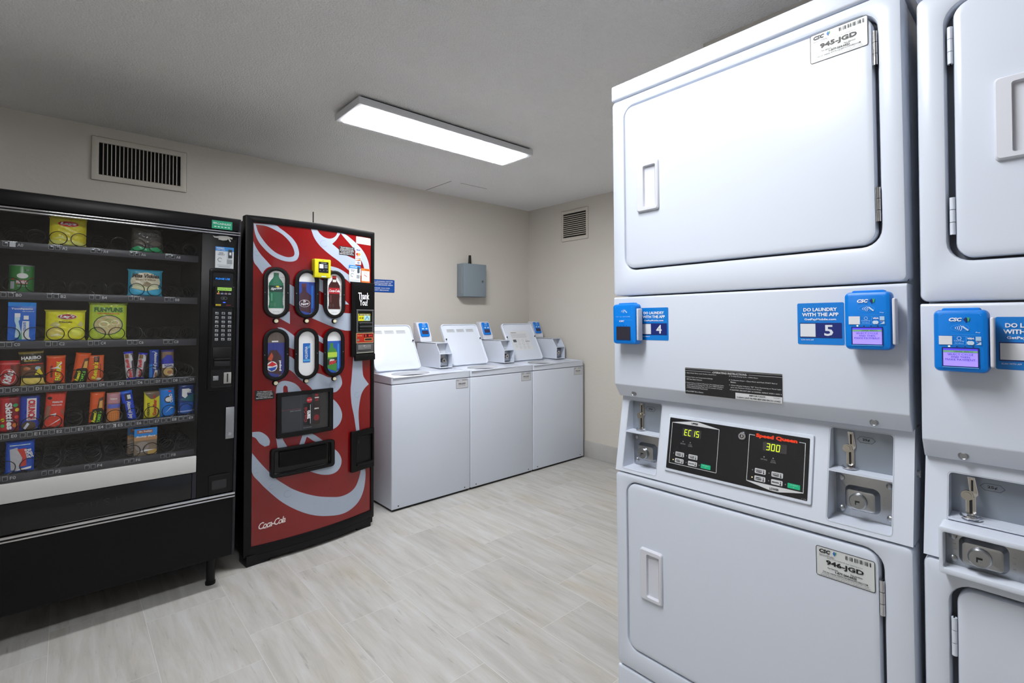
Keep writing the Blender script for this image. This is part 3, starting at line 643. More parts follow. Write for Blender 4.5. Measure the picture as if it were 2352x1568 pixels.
def stacked_dryer(x, y, dz, label, other):
    r = thing('stacked_dryer', (x, y, 0), (0, 0, -math.pi/2), label, 'dryer', 'stacked coin-operated dryers')
    if not other: r.rotation_euler = (0, .0, -math.pi/2)
    w = .683; t = ENAMEL
    zs = 1.381+dz; zb = 1.137+dz; ze = 1.102+dz
    b = MB(); b.box(.004, .058, .02, w-.004, .76, 1.94+dz, ENAMEL, .004)
    b.build('cabinet', r)
    b = MB(); b.box(-.0015, -.0015, 1.9405+dz, w+.0015, .77, 1.985+dz, t, .005, 3); b.build('top_panel', r)
    b = MB(); b.framed((0, zs+.004, w, 1.938+dz), (.040, 1.455+dz, .6445, 1.912+dz), .012, .034, .058, t, .006)
    b.box(.002, .029, zs+.006, w-.002, .031, 1.936+dz, GAP); b.build('upper_front_panel', r)
    hr = not other
    if not other: dryer_door(r, 'upper_door', .043, 1.460, .636, 1.909, True, '945-JGD', (1.838, 1.535), (1.608, 1.742))
    else: dryer_door(r, 'upper_door', .052, 1.460+dz, .641, 1.909+dz, False, None, (1.838+dz, 1.535+dz), (1.617+dz, 1.755+dz))
    # hood between the drums
    b = MB(); b.prof([(.058, zs), (.002, zs), (0, zs-.004), (0, zb), (.022, ze), (.058, ze+.004)], 0, w, t, .004); b.build('front_hood', r)
    hood = r.children[-1] if False else None
    for u in (.056, .623):
        b = MB(); yy = .0135; b.lathe((u, yy+.002, 1.114+dz), [(.0075, 0), (.0075, .003), (.006, .0045), (.0048, .0035), (.0005, .0035)], SATIN, 16, 'y'); b.build('screw', r)
    if not other:
        b = MB(y=-.0001); b.rect(.2225, 1.131, .459, 1.1975, pc('C8CACC', .4), 1, .002); b.rect(.2235, 1.132, .458, 1.1965, pc('1E1D20', .4), 2, .002)
        wi = pc('C9CBCE', .5)
        b.line([(.2235, 1.1945), (.458, 1.1945)], .0005, wi, 3); b.line([(.2235, 1.1893), (.2925, 1.1893)], .0006, wi, 3); b.line([(.3845, 1.1893), (.458, 1.1893)], .0006, wi, 3)
        b.text('-OPERATING INSTRUCTIONS-', .3385, 1.1893, .086, .0045, wi, 3, .02)
        def ln(s, u, z, ww): b.text(s, u+ww/2, z, ww, .0030, wi, 3, .01)
        ln('1. Open Dryer Door, Load Clothes, Close Door.', .225, 1.1835, .082); ln('2. Select Fabric and Temperature Settings', .225, 1.1735, .072); ln('OR Turn Fabric Selector.', .228, 1.1685, .042)
        ln('3. Insert Coins or Card as Required. Use Additional Coins', .225, 1.1595, .100); ln('or Card for more Drying Time. OR, Turn TIMER KNOB to', .228, 1.1553, .096); ln('obtain desired Drying Time. Last 3.5 minutes of Cycle', .228, 1.1511, .093); ln('is COOL-DOWN (No Heat) Period.', .228, 1.1469, .056); ln('4. Push START Pad or Button.', .225, 1.1385, .048)
        ln('5. To Stop Drying Cycle - OPEN Door.', .338, 1.1835, .068); ln('6. To Restart Dryer - Close Door and Push START Pad or', .338, 1.1745, .110); ln('Button.', .342, 1.1700, .013)
        ln('7. When Display Indicates "00" Time Remaining or Panel Light', .338, 1.1625, .118); ln('goes out, Remove Clothes from Dryer.', .342, 1.1578, .072); ln('IF CLOTHES ARE NOT DRY AS DESIRED, REPEAT STEPS 3 AND 4.', .340, 1.1520, .117)
        b.rect(.353, 1.1325, .4575, 1.1465, pc('C9CBCD', .4), 3); b.text('IMPORTANT:', .404, 1.1430, .037, .0036, BLACKI, 4, .02); b.text('CLEAN LINT FILTER BEFORE EACH LOAD', .405, 1.1366, .098, .0036, BLACKI, 4, .02); b.text('505058R1', .446, 1.1435, .014, .0018, BLACKI, 4)
        b.build('instruction_plate', r)
        for u0, num in ((.089, '4'), (.491, '5')):
            b = MB(y=-.0001); app_card(b, u0, 1.263, .088, .086, num); b.build('app_sticker', r)
        card_reader(r, .026, 1.252, .077, .108, False, .100, 1); card_reader(r, .589, 1.257, .076, .109, True, .664, 1)
    else:
        b = MB(y=-.0001); app_card(b, .101, 1.236, .088, .087, '6'); b.build('app_sticker', r)
        b = MB(y=-.0001); app_card(b, .50, 1.236, .088, .087, '7'); b.build('app_sticker', r)
        card_reader(r, .024, 1.230, .072, .105, True, .0965, 1); card_reader(r, .60, 1.230, .072, .105, False, .672, 1)
    # slanted control fascia
    if not other: holes = [(.023, .131), (.5395, .6495)]; z0, zm, z1 = .906, 1.004, 1.089
    else: holes = [(.034, .145), (.538, .649)]; z0, zm, z1 = .906, .966, 1.044
    b = MB(); outp = [(0, .896), (w, .896), (w, ze+.004), (0, ze+.004)]
    hp = [rrpts(a, z0, c, z1, .006, 4) for a, c in holes]
    b.y = 0; b.poly(outp, t, 0, hp); b.poly([(p[0], p[1]) for p in outp], t, -4, hp)
    n = 4
    for i in range(n):
        a, c = outp[i], outp[(i+1) % n]; b.f([b.v((a[0], 0, a[1])), b.v((c[0], 0, c[1])), b.v((c[0], .058, c[1])), b.v((a[0], .058, a[1]))], t)
    sg = pc('A4A8AE', .4)
    for a, c in holes:
        A = rrpts(a-.002, z0-.002, c+.002, z1+.002, .007, 4); B = rrpts(a-.0014, z0-.0014, c+.0014, z1+.0014, .0064, 4); q = len(A)
        b.pts(A+B, [(i, (i+1) % q, q+(i+1) % q, q+i) for i in range(q)], sg, 1)
    b.build('control_fascia', r, slant)
    for a, c in holes:
        pk = coin_pocket(r, a, c, z0, zm, z1, other)
        if not other:
            coin_slide(pk, a+.030, 1.080, 1.012, .0545); lock_plate(pk, a+.004, c-.001, .910, .996, .054, a+.052, .948)
        else:
            coin_slide(pk, a+.028, 1.040, .976, .030)
            b = MB(); b.framed((a-.008, .882, c+.012, .962), (a-.002, .892, c+.006, .953), .004, .003, .05, ENAMEL, .002)
            for v in b.bm.verts: v.co.y -= .030
            b.build('coin_box_shroud', pk); lock_plate(pk, a-.002, c+.006, .892, .953, .0, a+.048, .922, True)
    if not other: control_board(r)
    else:
        b = MB(); b.rrl(.20, .93, .49, 1.05, .004, [(.0, 0), (-.003, 0), (-.0045, .002)], ENAMEL); b.y = -.0046; b.rect(.21, .937, .48, 1.043, mat('panel_black', '17181C', .28), 1, .002); b.build('control_panel', r, slant)
    # lower drum
    b = MB(); dt = .872 if not other else .858
    b.framed((0, .362, w, .892), (.036, .416, .6365, dt), .012, .034, .058, t, .006); b.box(.002, .029, .364, w-.002, .031, .890, GAP); b.build('lower_front_panel', r)
    if not other: dryer_door(r, 'lower_door', .040, .421, .629, .868, True, '946-JGD', (.786, .52), (.574, .708))
    else: dryer_door(r, 'lower_door', .046, .421, .632, .853, False, None, (.765, .52), (.56, .70))
    b = MB(); b.box(.0, .0, .03, w, .058, .357, t, .006, 3); b.build('kick_panel', r)
    b = MB(); b.box(.03, .03, 0, w-.03, .72, .022, BLACK2); b.build('base', r)
    if not other:
        b = MB(); b.cyl((w-.012, .05, 1.02), (w+.004, .05, 1.02), .006, SATIN, n=10); b.cyl((w+.004, .05, 1.02), (w+.006, .05, 1.02), .008, SATIN, n=6); b.build('side_bolt', r)
    return r
d1 = stacked_dryer(-2.487, -3.103, 0, 'white stacked dryer numbered 4 and 5 with black control panel, beside the floor aisle', False)
d1.rotation_euler = (.0, -.0075, -math.pi/2); d1.location.y = -3.1116
stacked_dryer(-2.487, -3.803, -.034, 'white stacked dryer at the right photo edge with boxed coin lock', True)

# ------------------------------------------------------------------ red drink machine with a bowed door
BULGE = .045
def bow(u): return -BULGE*max(0, 1-((u-.37)/.37)**2)
def bowf(co): return Vector((co.x, co.y+bow(co.x), co.z))
CUTS = [i*.025 for i in range(0, 30)]
coke = thing('drink_machine', (-2.911, -.963, 0), (0, 0, .0808), 'tall red drink vending machine with white script swirls and six bottle windows', 'vending machine')
def bowed(b, name, parent=coke):
    b.cuts(0, CUTS); return b.build(name, parent, bowf)
b = MB(); b.box(.008, .035, .055, .722, .78, 1.872, BLACKP, .006); b.build('body', coke)
b = MB(); b.box(.7215, .06, .10, .7245, .77, 1.86, RED); b.build('side_panel', coke)
b = MB(); b.framed((-.016, .048, .742, 1.884), (.022, .100, .716, 1.846), .006, .003, .045, BLACKP, .003); bowed(b, 'door_frame')
b = MB(); b.box(.0, -.001, .020, .73, .04, .052, BLACK2); bowed(b, 'kick_trim')
for u0, u1 in ((-.005, .115), (.62, .715)):
    b = MB(); b.box(u0, -.012, .0, u1, .10, .055, BLACK2, .004); b.build('foot', coke)
for u0 in (.02, .64):
    b = MB(); b.box(u0, .62, .0, u0+.06, .72, .055, BLACK2, .004); b.build('foot', coke)
b = MB(y=.006); b.box(.022, .006, .100, .716, .02, 1.846, RED)
sh = {
 'W2':[(.023,1.744),(.037,1.71),(.059,1.674),(.084,1.644),(.11,1.613),(.093,1.606),(.076,1.589),(.067,1.569),(.046,1.603),(.024,1.643)],
 'W3':[(.316,1.845),(.352,1.845),(.366,1.825),(.391,1.807),(.42,1.801),(.445,1.807),(.466,1.824),(.475,1.845),(.496,1.845),(.469,1.8),(.442,1.772),(.49,1.74),(.537,1.713),(.598,1.694),(.598,1.658),(.633,1.646),(.655,1.603),(.62,1.594),(.553,1.621),(.491,1.668),(.438,1.7),(.395,1.73),(.36,1.761),(.333,1.799)],
 'W4':[(.496,1.845),(.529,1.84),(.569,1.818),(.611,1.79),(.65,1.758),(.681,1.717),(.701,1.667),(.704,1.607),(.672,1.605),(.662,1.649),(.641,1.691),(.619,1.718),(.594,1.752),(.561,1.784),(.525,1.816)],
 'W5':[(.417,1.639),(.468,1.632),(.514,1.615),(.562,1.588),(.562,1.543),(.522,1.572),(.476,1.598),(.442,1.613),(.417,1.614)],
 'W6a':[(.189,1.525),(.225,1.505),(.226,1.396),(.189,1.418)], 'W6b':[(.204,1.366),(.204,1.294),(.178,1.31),(.151,1.327),(.172,1.343),(.19,1.36)],
 'W7a':[(.351,1.562),(.388,1.55),(.388,1.476),(.351,1.495)],
 'W7b':[(.348,1.417),(.383,1.404),(.397,1.364),(.418,1.351),(.477,1.351),(.519,1.358),(.571,1.355),(.571,1.249),(.523,1.252),(.462,1.27),(.404,1.292),(.349,1.316),(.322,1.327),(.349,1.35)],
 'W8':[(.515,1.447),(.554,1.411),(.515,1.412)], 'W9a':[(.14,1.276),(.172,1.27),(.227,1.228),(.227,1.15),(.191,1.172),(.178,1.232)],
 'W9b':[(.191,1.119),(.228,1.093),(.259,1.018),(.297,.995),(.344,1.006),(.378,.998),(.42,.977),(.449,.974),(.494,.984),(.505,.962),(.509,.926),(.486,.894),(.453,.882),(.351,.894),(.311,.933),(.259,.978),(.222,1.021),(.191,1.044)],
 'W10a':[(.348,1.238),(.389,1.208),(.389,1.177),(.348,1.202)], 'W10b':[(.348,1.146),(.391,1.122),(.391,1.043),(.349,1.07)],
 'W11':[(.135,.909),(.14,.955),(.159,.974),(.185,.976),(.224,.962),(.252,.937),(.272,.903),(.198,.903),(.193,.943),(.181,.951),(.172,.941),(.172,.906)],
 'W12':[(.585,1.085),(.65,1.085),(.652,1.039),(.655,.986),(.664,.953),(.702,.904),(.668,.88),(.644,.843),(.63,.781),(.625,.718),(.633,.617),(.609,.621),(.593,.715),(.575,.797),(.568,.884),(.574,.947)],
 'W14':[(.44,.854),(.476,.818),(.501,.777),(.511,.736),(.501,.699),(.477,.673),(.44,.66)],
 'W15':[(.024,.713),(.061,.709),(.092,.684),(.107,.654),(.104,.63),(.083,.626),(.059,.647),(.041,.677),(.024,.689)],
 'W16a':[(.136,.674),(.168,.669),(.173,.647),(.196,.604),(.145,.609)], 'W16b':[(.274,.659),(.322,.662),(.39,.609),(.353,.605),(.298,.646),(.284,.606),(.257,.607)],
 'W17':[(.024,.600),(.056,.551),(.086,.508),(.108,.479),(.142,.437),(.175,.406),(.227,.362),(.296,.32),(.369,.286),(.446,.262),(.503,.249),(.563,.255),(.604,.279),(.627,.32),(.641,.364),(.641,.384),(.676,.378),(.679,.329),(.67,.26),(.646,.203),(.609,.167),(.555,.145),(.496,.142),(.423,.157),(.355,.179),(.29,.212),(.221,.26),(.156,.318),(.093,.392),(.057,.441),(.024,.497)],
 'W18':[(.449,.556),(.486,.518),(.507,.475),(.504,.437),(.482,.408),(.446,.398),(.399,.405),(.354,.423),(.31,.448),(.449,.458)]}
W1o = [(.024,1.841),(.03,1.792),(.045,1.749),(.073,1.71),(.106,1.678),(.141,1.658),(.176,1.647),(.212,1.647),(.237,1.658),(.249,1.683),(.249,1.709),(.237,1.748),(.212,1.782),(.181,1.808),(.152,1.828),(.123,1.844)]
W1i = [(.034,1.836),(.045,1.797),(.067,1.758),(.095,1.722),(.129,1.692),(.164,1.676),(.194,1.67),(.218,1.677),(.226,1.691),(.223,1.714),(.209,1.745),(.188,1.773),(.158,1.799),(.129,1.815),(.1,1.828),(.072,1.835)]
b.poly(smooth_closed(W1o), SWOOSH, 1, [smooth_closed(W1i)])
for k, P in sh.items(): b.poly(smooth_closed(P) if k not in ('W6a', 'W7a', 'W8', 'W10a', 'W10b', 'W16a') else P, SWOOSH, 1)
DR = pc('919CB0', .22)
for (u, z, q) in ((.391,1.768,.022),(.04,1.679,.014),(.507,1.326,.014),(.449,.926,.022),(.615,.847,.019),(.119,.4,.014),(.198,.344,.021),(.042,.502,.014),(.07,.652,.012),(.438,.245,.010),(.347,.255,.008),(.60,.235,.007)):
    b.ering(u, z, q, q*.95, q*.13, DR, 2, 18, 60, 330)
RD = mat('sign_red_dark', '7E0C0E', .2, coat=.4)
for i in range(16):
    u = random.uniform(.26, .70); z = random.choice([random.uniform(.12, .45), random.uniform(.62, 1.0), random.uniform(1.62, 1.8)]); q = random.uniform(.005, .013)
    b.ering(u, z, q, q, q*.25, RD, .5, 12, 30, 300)
# small round script badge at the foot of the door
b.ering(.120, .185, .074, .072, .0012, RD, 2, 32, 0, 360)
b.text('Coca-Cola', .121, .204, .132, .036, pc('E9D9D6', .3), 3, .012, .38, 4, .82)
b.line([(.062, .186), (.09, .183), (.12, .190)], .002, pc('E9D9D6', .3), 3)
door_panel = bowed(b, 'door_sign')
# bottle windows
def bottle(b, cu, z0, hgt, w, mbody, mlabel, mcap, lab, liquid=None, h=3):
    prof = [(0, .5), (.06, .5), (.10, .46), (.24, .44), (.38, .47), (.46, .46), (.60, .5), (.70, .47), (.78, .36), (.86, .2), (.90, .17), (1, .17)]
    P = [(cu+w*x, z0+hgt*t) for t, x in prof]+[(cu-w*x, z0+hgt*t) for t, x in reversed(prof)]
    b.poly(P, mbody, h)
    b.rect(cu-w*.17, z0+hgt*.93, cu+w*.17, z0+hgt, mcap, h+1, .001); b.rect(cu-w*.47, z0+hgt*.46, cu+w*.47, z0+hgt*.64, mlabel, h+1)
    for x in (.1, .32): b.ell(cu-w*x, z0+hgt*.10, w*.09, hgt*.06, pc('2E7A58' if lab == 'Sprite' else '3A1416', .3), h+1, 10)
    b.rect(cu-w*.33, z0+hgt*.2, cu-w*.26, z0+hgt*.42, pc('6CB08E' if lab == 'Sprite' else '7A3A3C', .3), h+1, .002)
def bwin(u0, u1, z0, z1, kind, label):
    fr = MB(); 
    fr.framed((u0, z0, u1, z1), (u0+.0215, z0+.020, u1-.0215, z1-.020), (u1-u0)/2, (u1-u0)/2-.0215, .0, BLACK2, .004)
    for v in fr.bm.verts: v.co.y = v.co.y-.014 if v.co.y < .0001 else (.005 if abs(v.co.y) < .0001 else v.co.y-.014)
    b = fr
    for v in b.bm.verts:
        if v.co.y > -.0095: v.co.y = .0055
    frame = bowed(b, 'display_window'); 
    cu = (u0+u1)/2; a, c, p, q = u0+.0205, u1-.0205, z0+.019, z1-.019; R_ = (c-a)/2
    b = MB(y=-.0045)
    wt = pc('EEF0F2', .3); b.poly(rrpts(a, p, c, q, R_, 8), wt, 1); H_ = q-p
    clip = lambda z: R_ if p+R_ < z < q-R_ else math.sqrt(max(0, R_*R_-((z-(q-R_)) if z > q-R_ else (p+R_-z))**2))
    def part(za, zb, m, h=2):
        n = 14; zs_ = [za+(zb-za)*i/n for i in range(n+1)]; b.poly([(cu+clip(z), z) for z in zs_]+[(cu-clip(z), z) for z in reversed(zs_)], m, h)
    if kind in ('Sprite', 'Coca-Cola'):
        for k in range(6): z = p+H_*(.2+.13*k); b.line([(cu-clip(z), z), (cu+clip(z), z)], .001, pc('8E9298'), 2)
        g = kind == 'Sprite'
        bottle(b, cu, p+H_*.15, H_*.80, .074, pc('2A7658', .25) if g else pc('3A0D10', .25), pc('12382E', .3) if g else pc('B01020', .3), pc('1D6B44', .3) if g else pc('A81424', .3), kind)
        b.text(kind, cu, p+H_*.15+H_*.80*.55, .056 if g else .066, .016, WHITEI, 6, .03, .3, 8 if g else 0)
        if g: b.ell(cu+.006, p+H_*.64, .009, .004, pc('E8D820'), 6, 10)
        else: b.rect(cu-.011, p+H_*.80, cu+.011, p+H_*.86, pc('D8D4D0'), 6)
        b.text('16.9 FL OZ', cu, p+H_*.07, .03, .005, pc('7A7E84'), 3)
    elif kind == 'Dr Pepper':
        part(p+.001, p+H_*.78, pc('2B48A0', .3)); b.poly([(cu-.036, p+H_*.10), (cu+.022, p+H_*.04), (cu+.026, p+H_*.45), (cu-.002, p+H_*.55), (cu-.004, p+H_*.68), (cu-.026, p+H_*.68), (cu-.026, p+H_*.55), (cu-.04, p+H_*.48), (cu-.04, p+H_*.2)], pc('43202A', .3), 3)
        b.rect(cu-.028, p+H_*.66, cu-.002, p+H_*.74, pc('5A2430'), 4, .002); b.rect(cu+.026, p+H_*.16, cu+.036, p+H_*.7, pc('1E70C8'), 3)
        b.ering(cu-.012, p+H_*.27, .030, .021, .0018, WHITEI, 5, 20); b.text('Dr', cu-.012, p+H_*.32, .016, .014, WHITEI, 5, .04, .2); b.text('Pepper', cu-.010, p+H_*.255, .046, .016, WHITEI, 5, .04, .2, 8)
    elif kind == 'Pepsi':
        part(p+.001, p+H_*.76, pc('343E90', .3)); part(p+H_*.76, q-.001, pc('6E6258', .3))
        b.poly([(cu-.038, p+H_*.12), (cu+.026, p+H_*.04), (cu+.028, p+H_*.45), (cu+.004, p+H_*.60), (cu-.026, p+H_*.60), (cu-.04, p+H_*.48)], pc('4A2C2E', .3), 3)
        b.ell(cu-.018, p+H_*.24, .026, .028, WHITEI, 4, 20); b.poly([(cu-.042, p+H_*.26), (cu-.018, p+H_*.345), (cu+.006, p+H_*.28), (cu-.015, p+H_*.24)], pc('D0202A'), 5); b.poly([(cu-.040, p+H_*.20), (cu-.012, p+H_*.22), (cu+.005, p+H_*.24), (cu-.002, p+H_*.17), (cu-.020, p+H_*.135)], pc('1C50B0'), 5)
        b.text('pepsi', cu+.022, p+H_*.25, .058, .014, WHITEI, 5, .04, 0, 90); b.rect(cu-.02, q-H_*.225, cu+.012, q-H_*.195, WHITEI, 4, .002); b.poly([(cu-.04, p+H_*.4), (cu-.02, p+H_*.55), (cu-.012, p+H_*.46), (cu-.02, p+H_*.36)], pc('C2502E'), 4)
    elif kind == 'Aquafina':
        b.rect(cu-.019, p+H_*.30, cu+.021, p+H_*.73, pc('1468C4', .3), 3, .003); b.rect(cu-.017, p+H_*.33, cu+.019, p+H_*.37, pc('58B4E8'), 4); b.text('AQUAFINA', cu, p+H_*.52, .072, .018, pc('E4ECF4'), 5, .02, 0, 90)
        b.poly([(cu+.006, p+H_*.62), (cu+.018, p+H_*.70), (cu+.019, p+H_*.62)], pc('58B4E8'), 4)
    else:
        part(p+.001, p+H_*.77, pc('1F58B8', .3)); b.poly([(cu-.038, p+H_*.12), (cu+.018, p+H_*.03), (cu+.022, p+H_*.45), (cu+.014, p+H_*.56), (cu-.004, p+H_*.62), (cu-.004, p+H_*.72), (cu-.024, p+H_*.72), (cu-.024, p+H_*.62), (cu-.040, p+H_*.5)], pc('3F8A3A', .3), 3)
        b.rect(cu-.037, p+H_*.38, cu+.020, p+H_*.50, pc('B8D848'), 4, .004); b.poly([(cu-.04, p+H_*.20), (cu+.020, p+H_*.24), (cu+.022, p+H_*.38), (cu-.04, p+H_*.33)], pc('143A20'), 4); b.text('Mtn', cu-.012, p+H_*.315, .03, .012, WHITEI, 6, .04, .2, 8); b.text('DEW', cu-.006, p+H_*.255, .048, .020, pc('E03040'), 6, .05, .2, 8)
        b.rect(cu+.024, p+H_*.1, cu+.034, p+H_*.7, pc('2E90E0'), 3)
    pic = bowed(b, 'bottle_picture', frame)
    b = MB(y=-.009); b.poly(rrpts(a+.001, p+.001, c-.001, q-.001, R_, 8), CLEAR, 0); bowed(b, 'window_cover', frame)
    for u in (u0+.008, u1-.008):
        b = MB(); b.lathe((u, -.014, (z0+z1)/2), [(.0025, 0), (.002, .001), (.0003, .0014)], SATIN, 8, 'y'); bowed(b, 'screw', frame)
    return frame
kinds = [('Sprite', .0655, .1940, 1.327, 1.609), ('Dr Pepper', .2225, .3555, 1.327, 1.607), ('Coca-Cola', .3835, .5190, 1.325, 1.611),
         ('Pepsi', .0655, .1935, .983, 1.270), ('Aquafina', .2225, .3555, .977, 1.271), ('Mtn Dew', .3850, .5150, .981, 1.267)]
LB_ = {'Sprite': 'window showing a green bottle', 'Dr Pepper': 'window showing a maroon bottle on blue', 'Coca-Cola': 'window showing a dark cola bottle', 'Pepsi': 'window showing a cola bottle on violet blue', 'Aquafina': 'window with a small blue water label', 'Mtn Dew': 'window showing a lime green bottle'}
for k, a, c, p, q in kinds: tag(bwin(a, c, p, q, k, ''), LB_[k])
for u, z in ((.130, 1.3115), (.289, 1.311), (.454, 1.309), (.130, .969), (.289, .968), (.454, .965)):
    b = MB(); b.lathe((u, .005, z), [(.0145, 0), (.0145, .008), (.012, .012), (.0112, .012)], BLACK2, 20, 'y'); b.lathe((u, .005, z), [(.0105, .011), (.0105, .0145), (.009, .016), (.0005, .0165)], pc('DDD6B8', .35), 20, 'y')
    bowed(b, 'select_button')
# yellow card reader
b = MB(); b.rrl(.321, 1.562, .4205, 1.671, .006, [(.005, 0), (-.022, 0), (-.027, .003), (-.028, .007)], mat('reader_yellow', 'D9CF1C', .35)); b.y = -.0285
b.rect(.346, 1.592, .404, 1.655, pc('1B1C20', .2), 1, .002); LC = mat('reader_lcd', 'D8DEE8', .2, emit='DDE6F4', es=.5)
b.rect(.350, 1.617, .373, 1.641, LC, 2); b.rect(.378, 1.617, .399, 1.641, pc('4A5058'), 2); b.text('Tap or', .388, 1.635, .016, .005, WHITEI, 3); b.text('Swipe', .388, 1.624, .016, .006, WHITEI, 3); b.text('WELCOME', .375, 1.648, .03, .004, WHITEI, 2)
for u in (.354, .375, .396): b.ell(u, 1.605, .0035, .0035, pc('5A6068'), 2, 10)
b.rect(.362, 1.566, .390, 1.573, pc('C8DCE0'), 1, .001); b.ell(.371, 1.662, .003, .002, BLACKI, 1, 8)
tag(bowed(b, 'card_reader'), 'bright yellow card reader')
# payment tower
b = MB(); b.framed((.565, 1.088, .738, 1.552), (.596, 1.108, .728, 1.382), .004, .002, .004, BLACKP, .003)
for v in b.bm.verts: v.co.y -= .010 if v.co.y < .0039 else 0
b.box(.594, -.003, 1.106, .730, .004, 1.384, BLACK2); b.y = -.0104
b.text('Thank', .652, 1.466, .083, .042, WHITEI, 1, .02); b.text('You!', .650, 1.425, .060, .040, WHITEI, 1, .02)
pt = bowed(b, 'payment_tower')
b = MB(y=-.012); G2 = mat('bezel_grey', '5E6064', .35, .5); b.framed((.597, 1.236, .727, 1.381), (.609, 1.243, .717, 1.371), .002, .002, .010, G2, .002)
for v in b.bm.verts: v.co.y -= .014
b.rect(.598, 1.376, .727, 1.381, SATIN, 6)
b.box(.609, -.006, 1.243, .717, -.004, 1.371, BLACKI); b.y = -.0062
b.rect(.613, 1.309, .704, 1.354, pc('D8D020', .3), 1); b.rect(.656, 1.311, .702, 1.342, pc('A8D8D8', .3), 2); b.rect(.618, 1.344, .700, 1.352, BLACKI, 2); b.text('INSERT BILLS HERE', .659, 1.348, .07, .005, WHITEI, 3, .02)
b.text('$1 $5', .637, 1.327, .03, .012, BLACKI, 3, .03); b.line([(.663, 1.314), (.680, 1.338), (.695, 1.316)], .004, pc('2A70B8'), 3)
b.box(.615, -.030, 1.268, .712, -.006, 1.279, mat('bill_slot_grey', '3A3B40', .3, .4), .003); b.box(.615, -.024, 1.288, .712, -.006, 1.300, BLACK2, .003); b.box(.62, -.02, 1.25, .708, -.006, 1.262, BLACK2, .003)
bowed(b, 'bill_acceptor', pt)
b = MB(y=-.0145); b.box(.597, -.0145, 1.170, .726, -.004, 1.234, pc('C8B88C', .3)); b.rect(.599, 1.174, .724, 1.230, pc('A82412', .3), 1)
b.rect(.652, 1.206, .718, 1.226, pc('300608', .2), 2); DG = mat('led_digits', 'FF3030', .3, emit='FF2A2A', es=.9)
for k, ch in enumerate('3.00'): b.text(ch, .664+k*.014, 1.216, .003 if ch == '.' else .008, .003 if ch == '.' else .013, DG, 3, .02) if ch != '.' else b.ell(.674, 1.2105, .001, .001, DG, 3, 6)
b.rect(.658, 1.186, .712, 1.198, BLACKI, 2); b.frame(.655, 1.183, .715, 1.201, .002, pc('D8C070', .3), 3, .001); b.ell(.610, 1.190, .009, .008, CHROME, 2, 14); b.text('DEPOSIT COINS', .620, 1.217, .034, .005, pc('E8C890'), 2)
bowed(b, 'coin_slot_panel', pt)
b = MB(y=-.0145); b.box(.597, -.0145, 1.108, .726, -.004, 1.166, pc('4C4D50', .35)); b.box(.605, -.018, 1.127, .706, -.0145, 1.160, SATIN, .002); b.lathe((.655, -.018, 1.146), [(.009, 0), (.0085, .004), (.0005, .004)], CHROME, 16, 'y'); b.ell(.655, 1.146, .0025, .0025, BLACKI, 16, 8)
b.rect(.597, 1.108, .726, 1.112, pc('B8B8A8', .3), 1); bowed(b, 'lock_panel', pt)
b = MB(); b.box(.590, -.014, 1.060, .742, .008, 1.100, BLACK2, .004); bowed(b, 'lower_trim', pt)
# stickers
b = MB(y=.0055); b.rect(.603, 1.795, .712, 1.839, pc('D8D8D6', .35), 2, .002); bowed(b, 'blank_sticker'); b = MB(y=.0055)
b.rect(.487, 1.713, .590, 1.766, pc('24201F', .4), 2)
for k, (t, w_) in enumerate((('The price displayed on the', .085), ('machine is $.10 more than', .088), ('The cash price and are available', .096), ('on cash purchases only.', .078), ('Digital display reflects cash price.', .096))): b.text(t, .5385, 1.758-k*.0095, w_, .0065, WHITEI, 3, .02)
bowed(b, 'price_notice'); b = MB(y=.0055)
for k, m_ in enumerate(('1A3A8A', 'C02020', 'D07020', '30507A')):
    z = 1.742-k*.0265; b.rect(.597, z, .639, z+.024, pc('DCDCDC', .35), 2, .001)
b.text('VISA', .618, 1.754, .032, .012, pc('1A3A8A'), 3, .05, .2); b.ell(.611, 1.7275, .010, .009, pc('D02020'), 3, 14); b.ell(.624, 1.7275, .010, .009, pc('E08030'), 4, 14)
b.text('DISCOVER', .618, 1.702, .034, .006, pc('303030'), 3, .02); b.poly([(.602, 1.690), (.636, 1.690), (.636, 1.699)], pc('E07020'), 3); b.ell(.620, 1.674, .008, .009, pc('3A5A90'), 3, 12); b.rect(.619, 1.666, .6215, 1.682, pc('DCDCDC'), 4)
bowed(b, 'card_logo_sticker'); b = MB(y=.0055)
b.rect(.553, 1.553, .634, 1.655, pc('CFD6DC', .4), 5, .001); b.rect(.553, 1.636, .634, 1.655, pc('1878D0', .4), 6); b.text('CONNECT & PAY', .585, 1.645, .05, .007, WHITEI, 7, .03); b.text('Download\nthe app', .578, 1.622, .03, .014, pc('2A2C30'), 6, .02)
b.ering(.575, 1.594, .011, .011, .0025, pc('2A2C30'), 6, 16, 30, 300); b.rect(.606, 1.575, .628, 1.598, pc('8A9096'), 6); b.rect(.611, 1.610, .627, 1.646, pc('303A48'), 8, .002); b.line([(.56, 1.563), (.628, 1.563)], .002, pc('80868C'), 6)
bowed(b, 'payment_sticker'); b = MB(y=.0055)
b.rect(.640, 1.548, .706, 1.642, pc('E8702A', .4), 5, .001); b.rect(.643, 1.562, .703, 1.626, pc('DCD8D4', .4), 6); b.text('SAVINGS', .683, 1.634, .035, .006, BLACKI, 7, .02); b.ering(.673, 1.595, .020, .018, .001, pc('D88A6A'), 7, 18); b.line([(.660, 1.602), (.684, 1.590)], .004, pc('C04030'), 7)
for k in range(3): b.line([(.650, 1.620-k*.004), (.696, 1.620-k*.004)], .0012, pc('9A9A9A'), 7)
bowed(b, 'orange_sticker'); b = MB(y=.0055)
b.poly([(.034, .880), (.128, .884), (.126, .922), (.110, .927), (.07, .932), (.034, .936)], pc('241E1E', .4), 2)
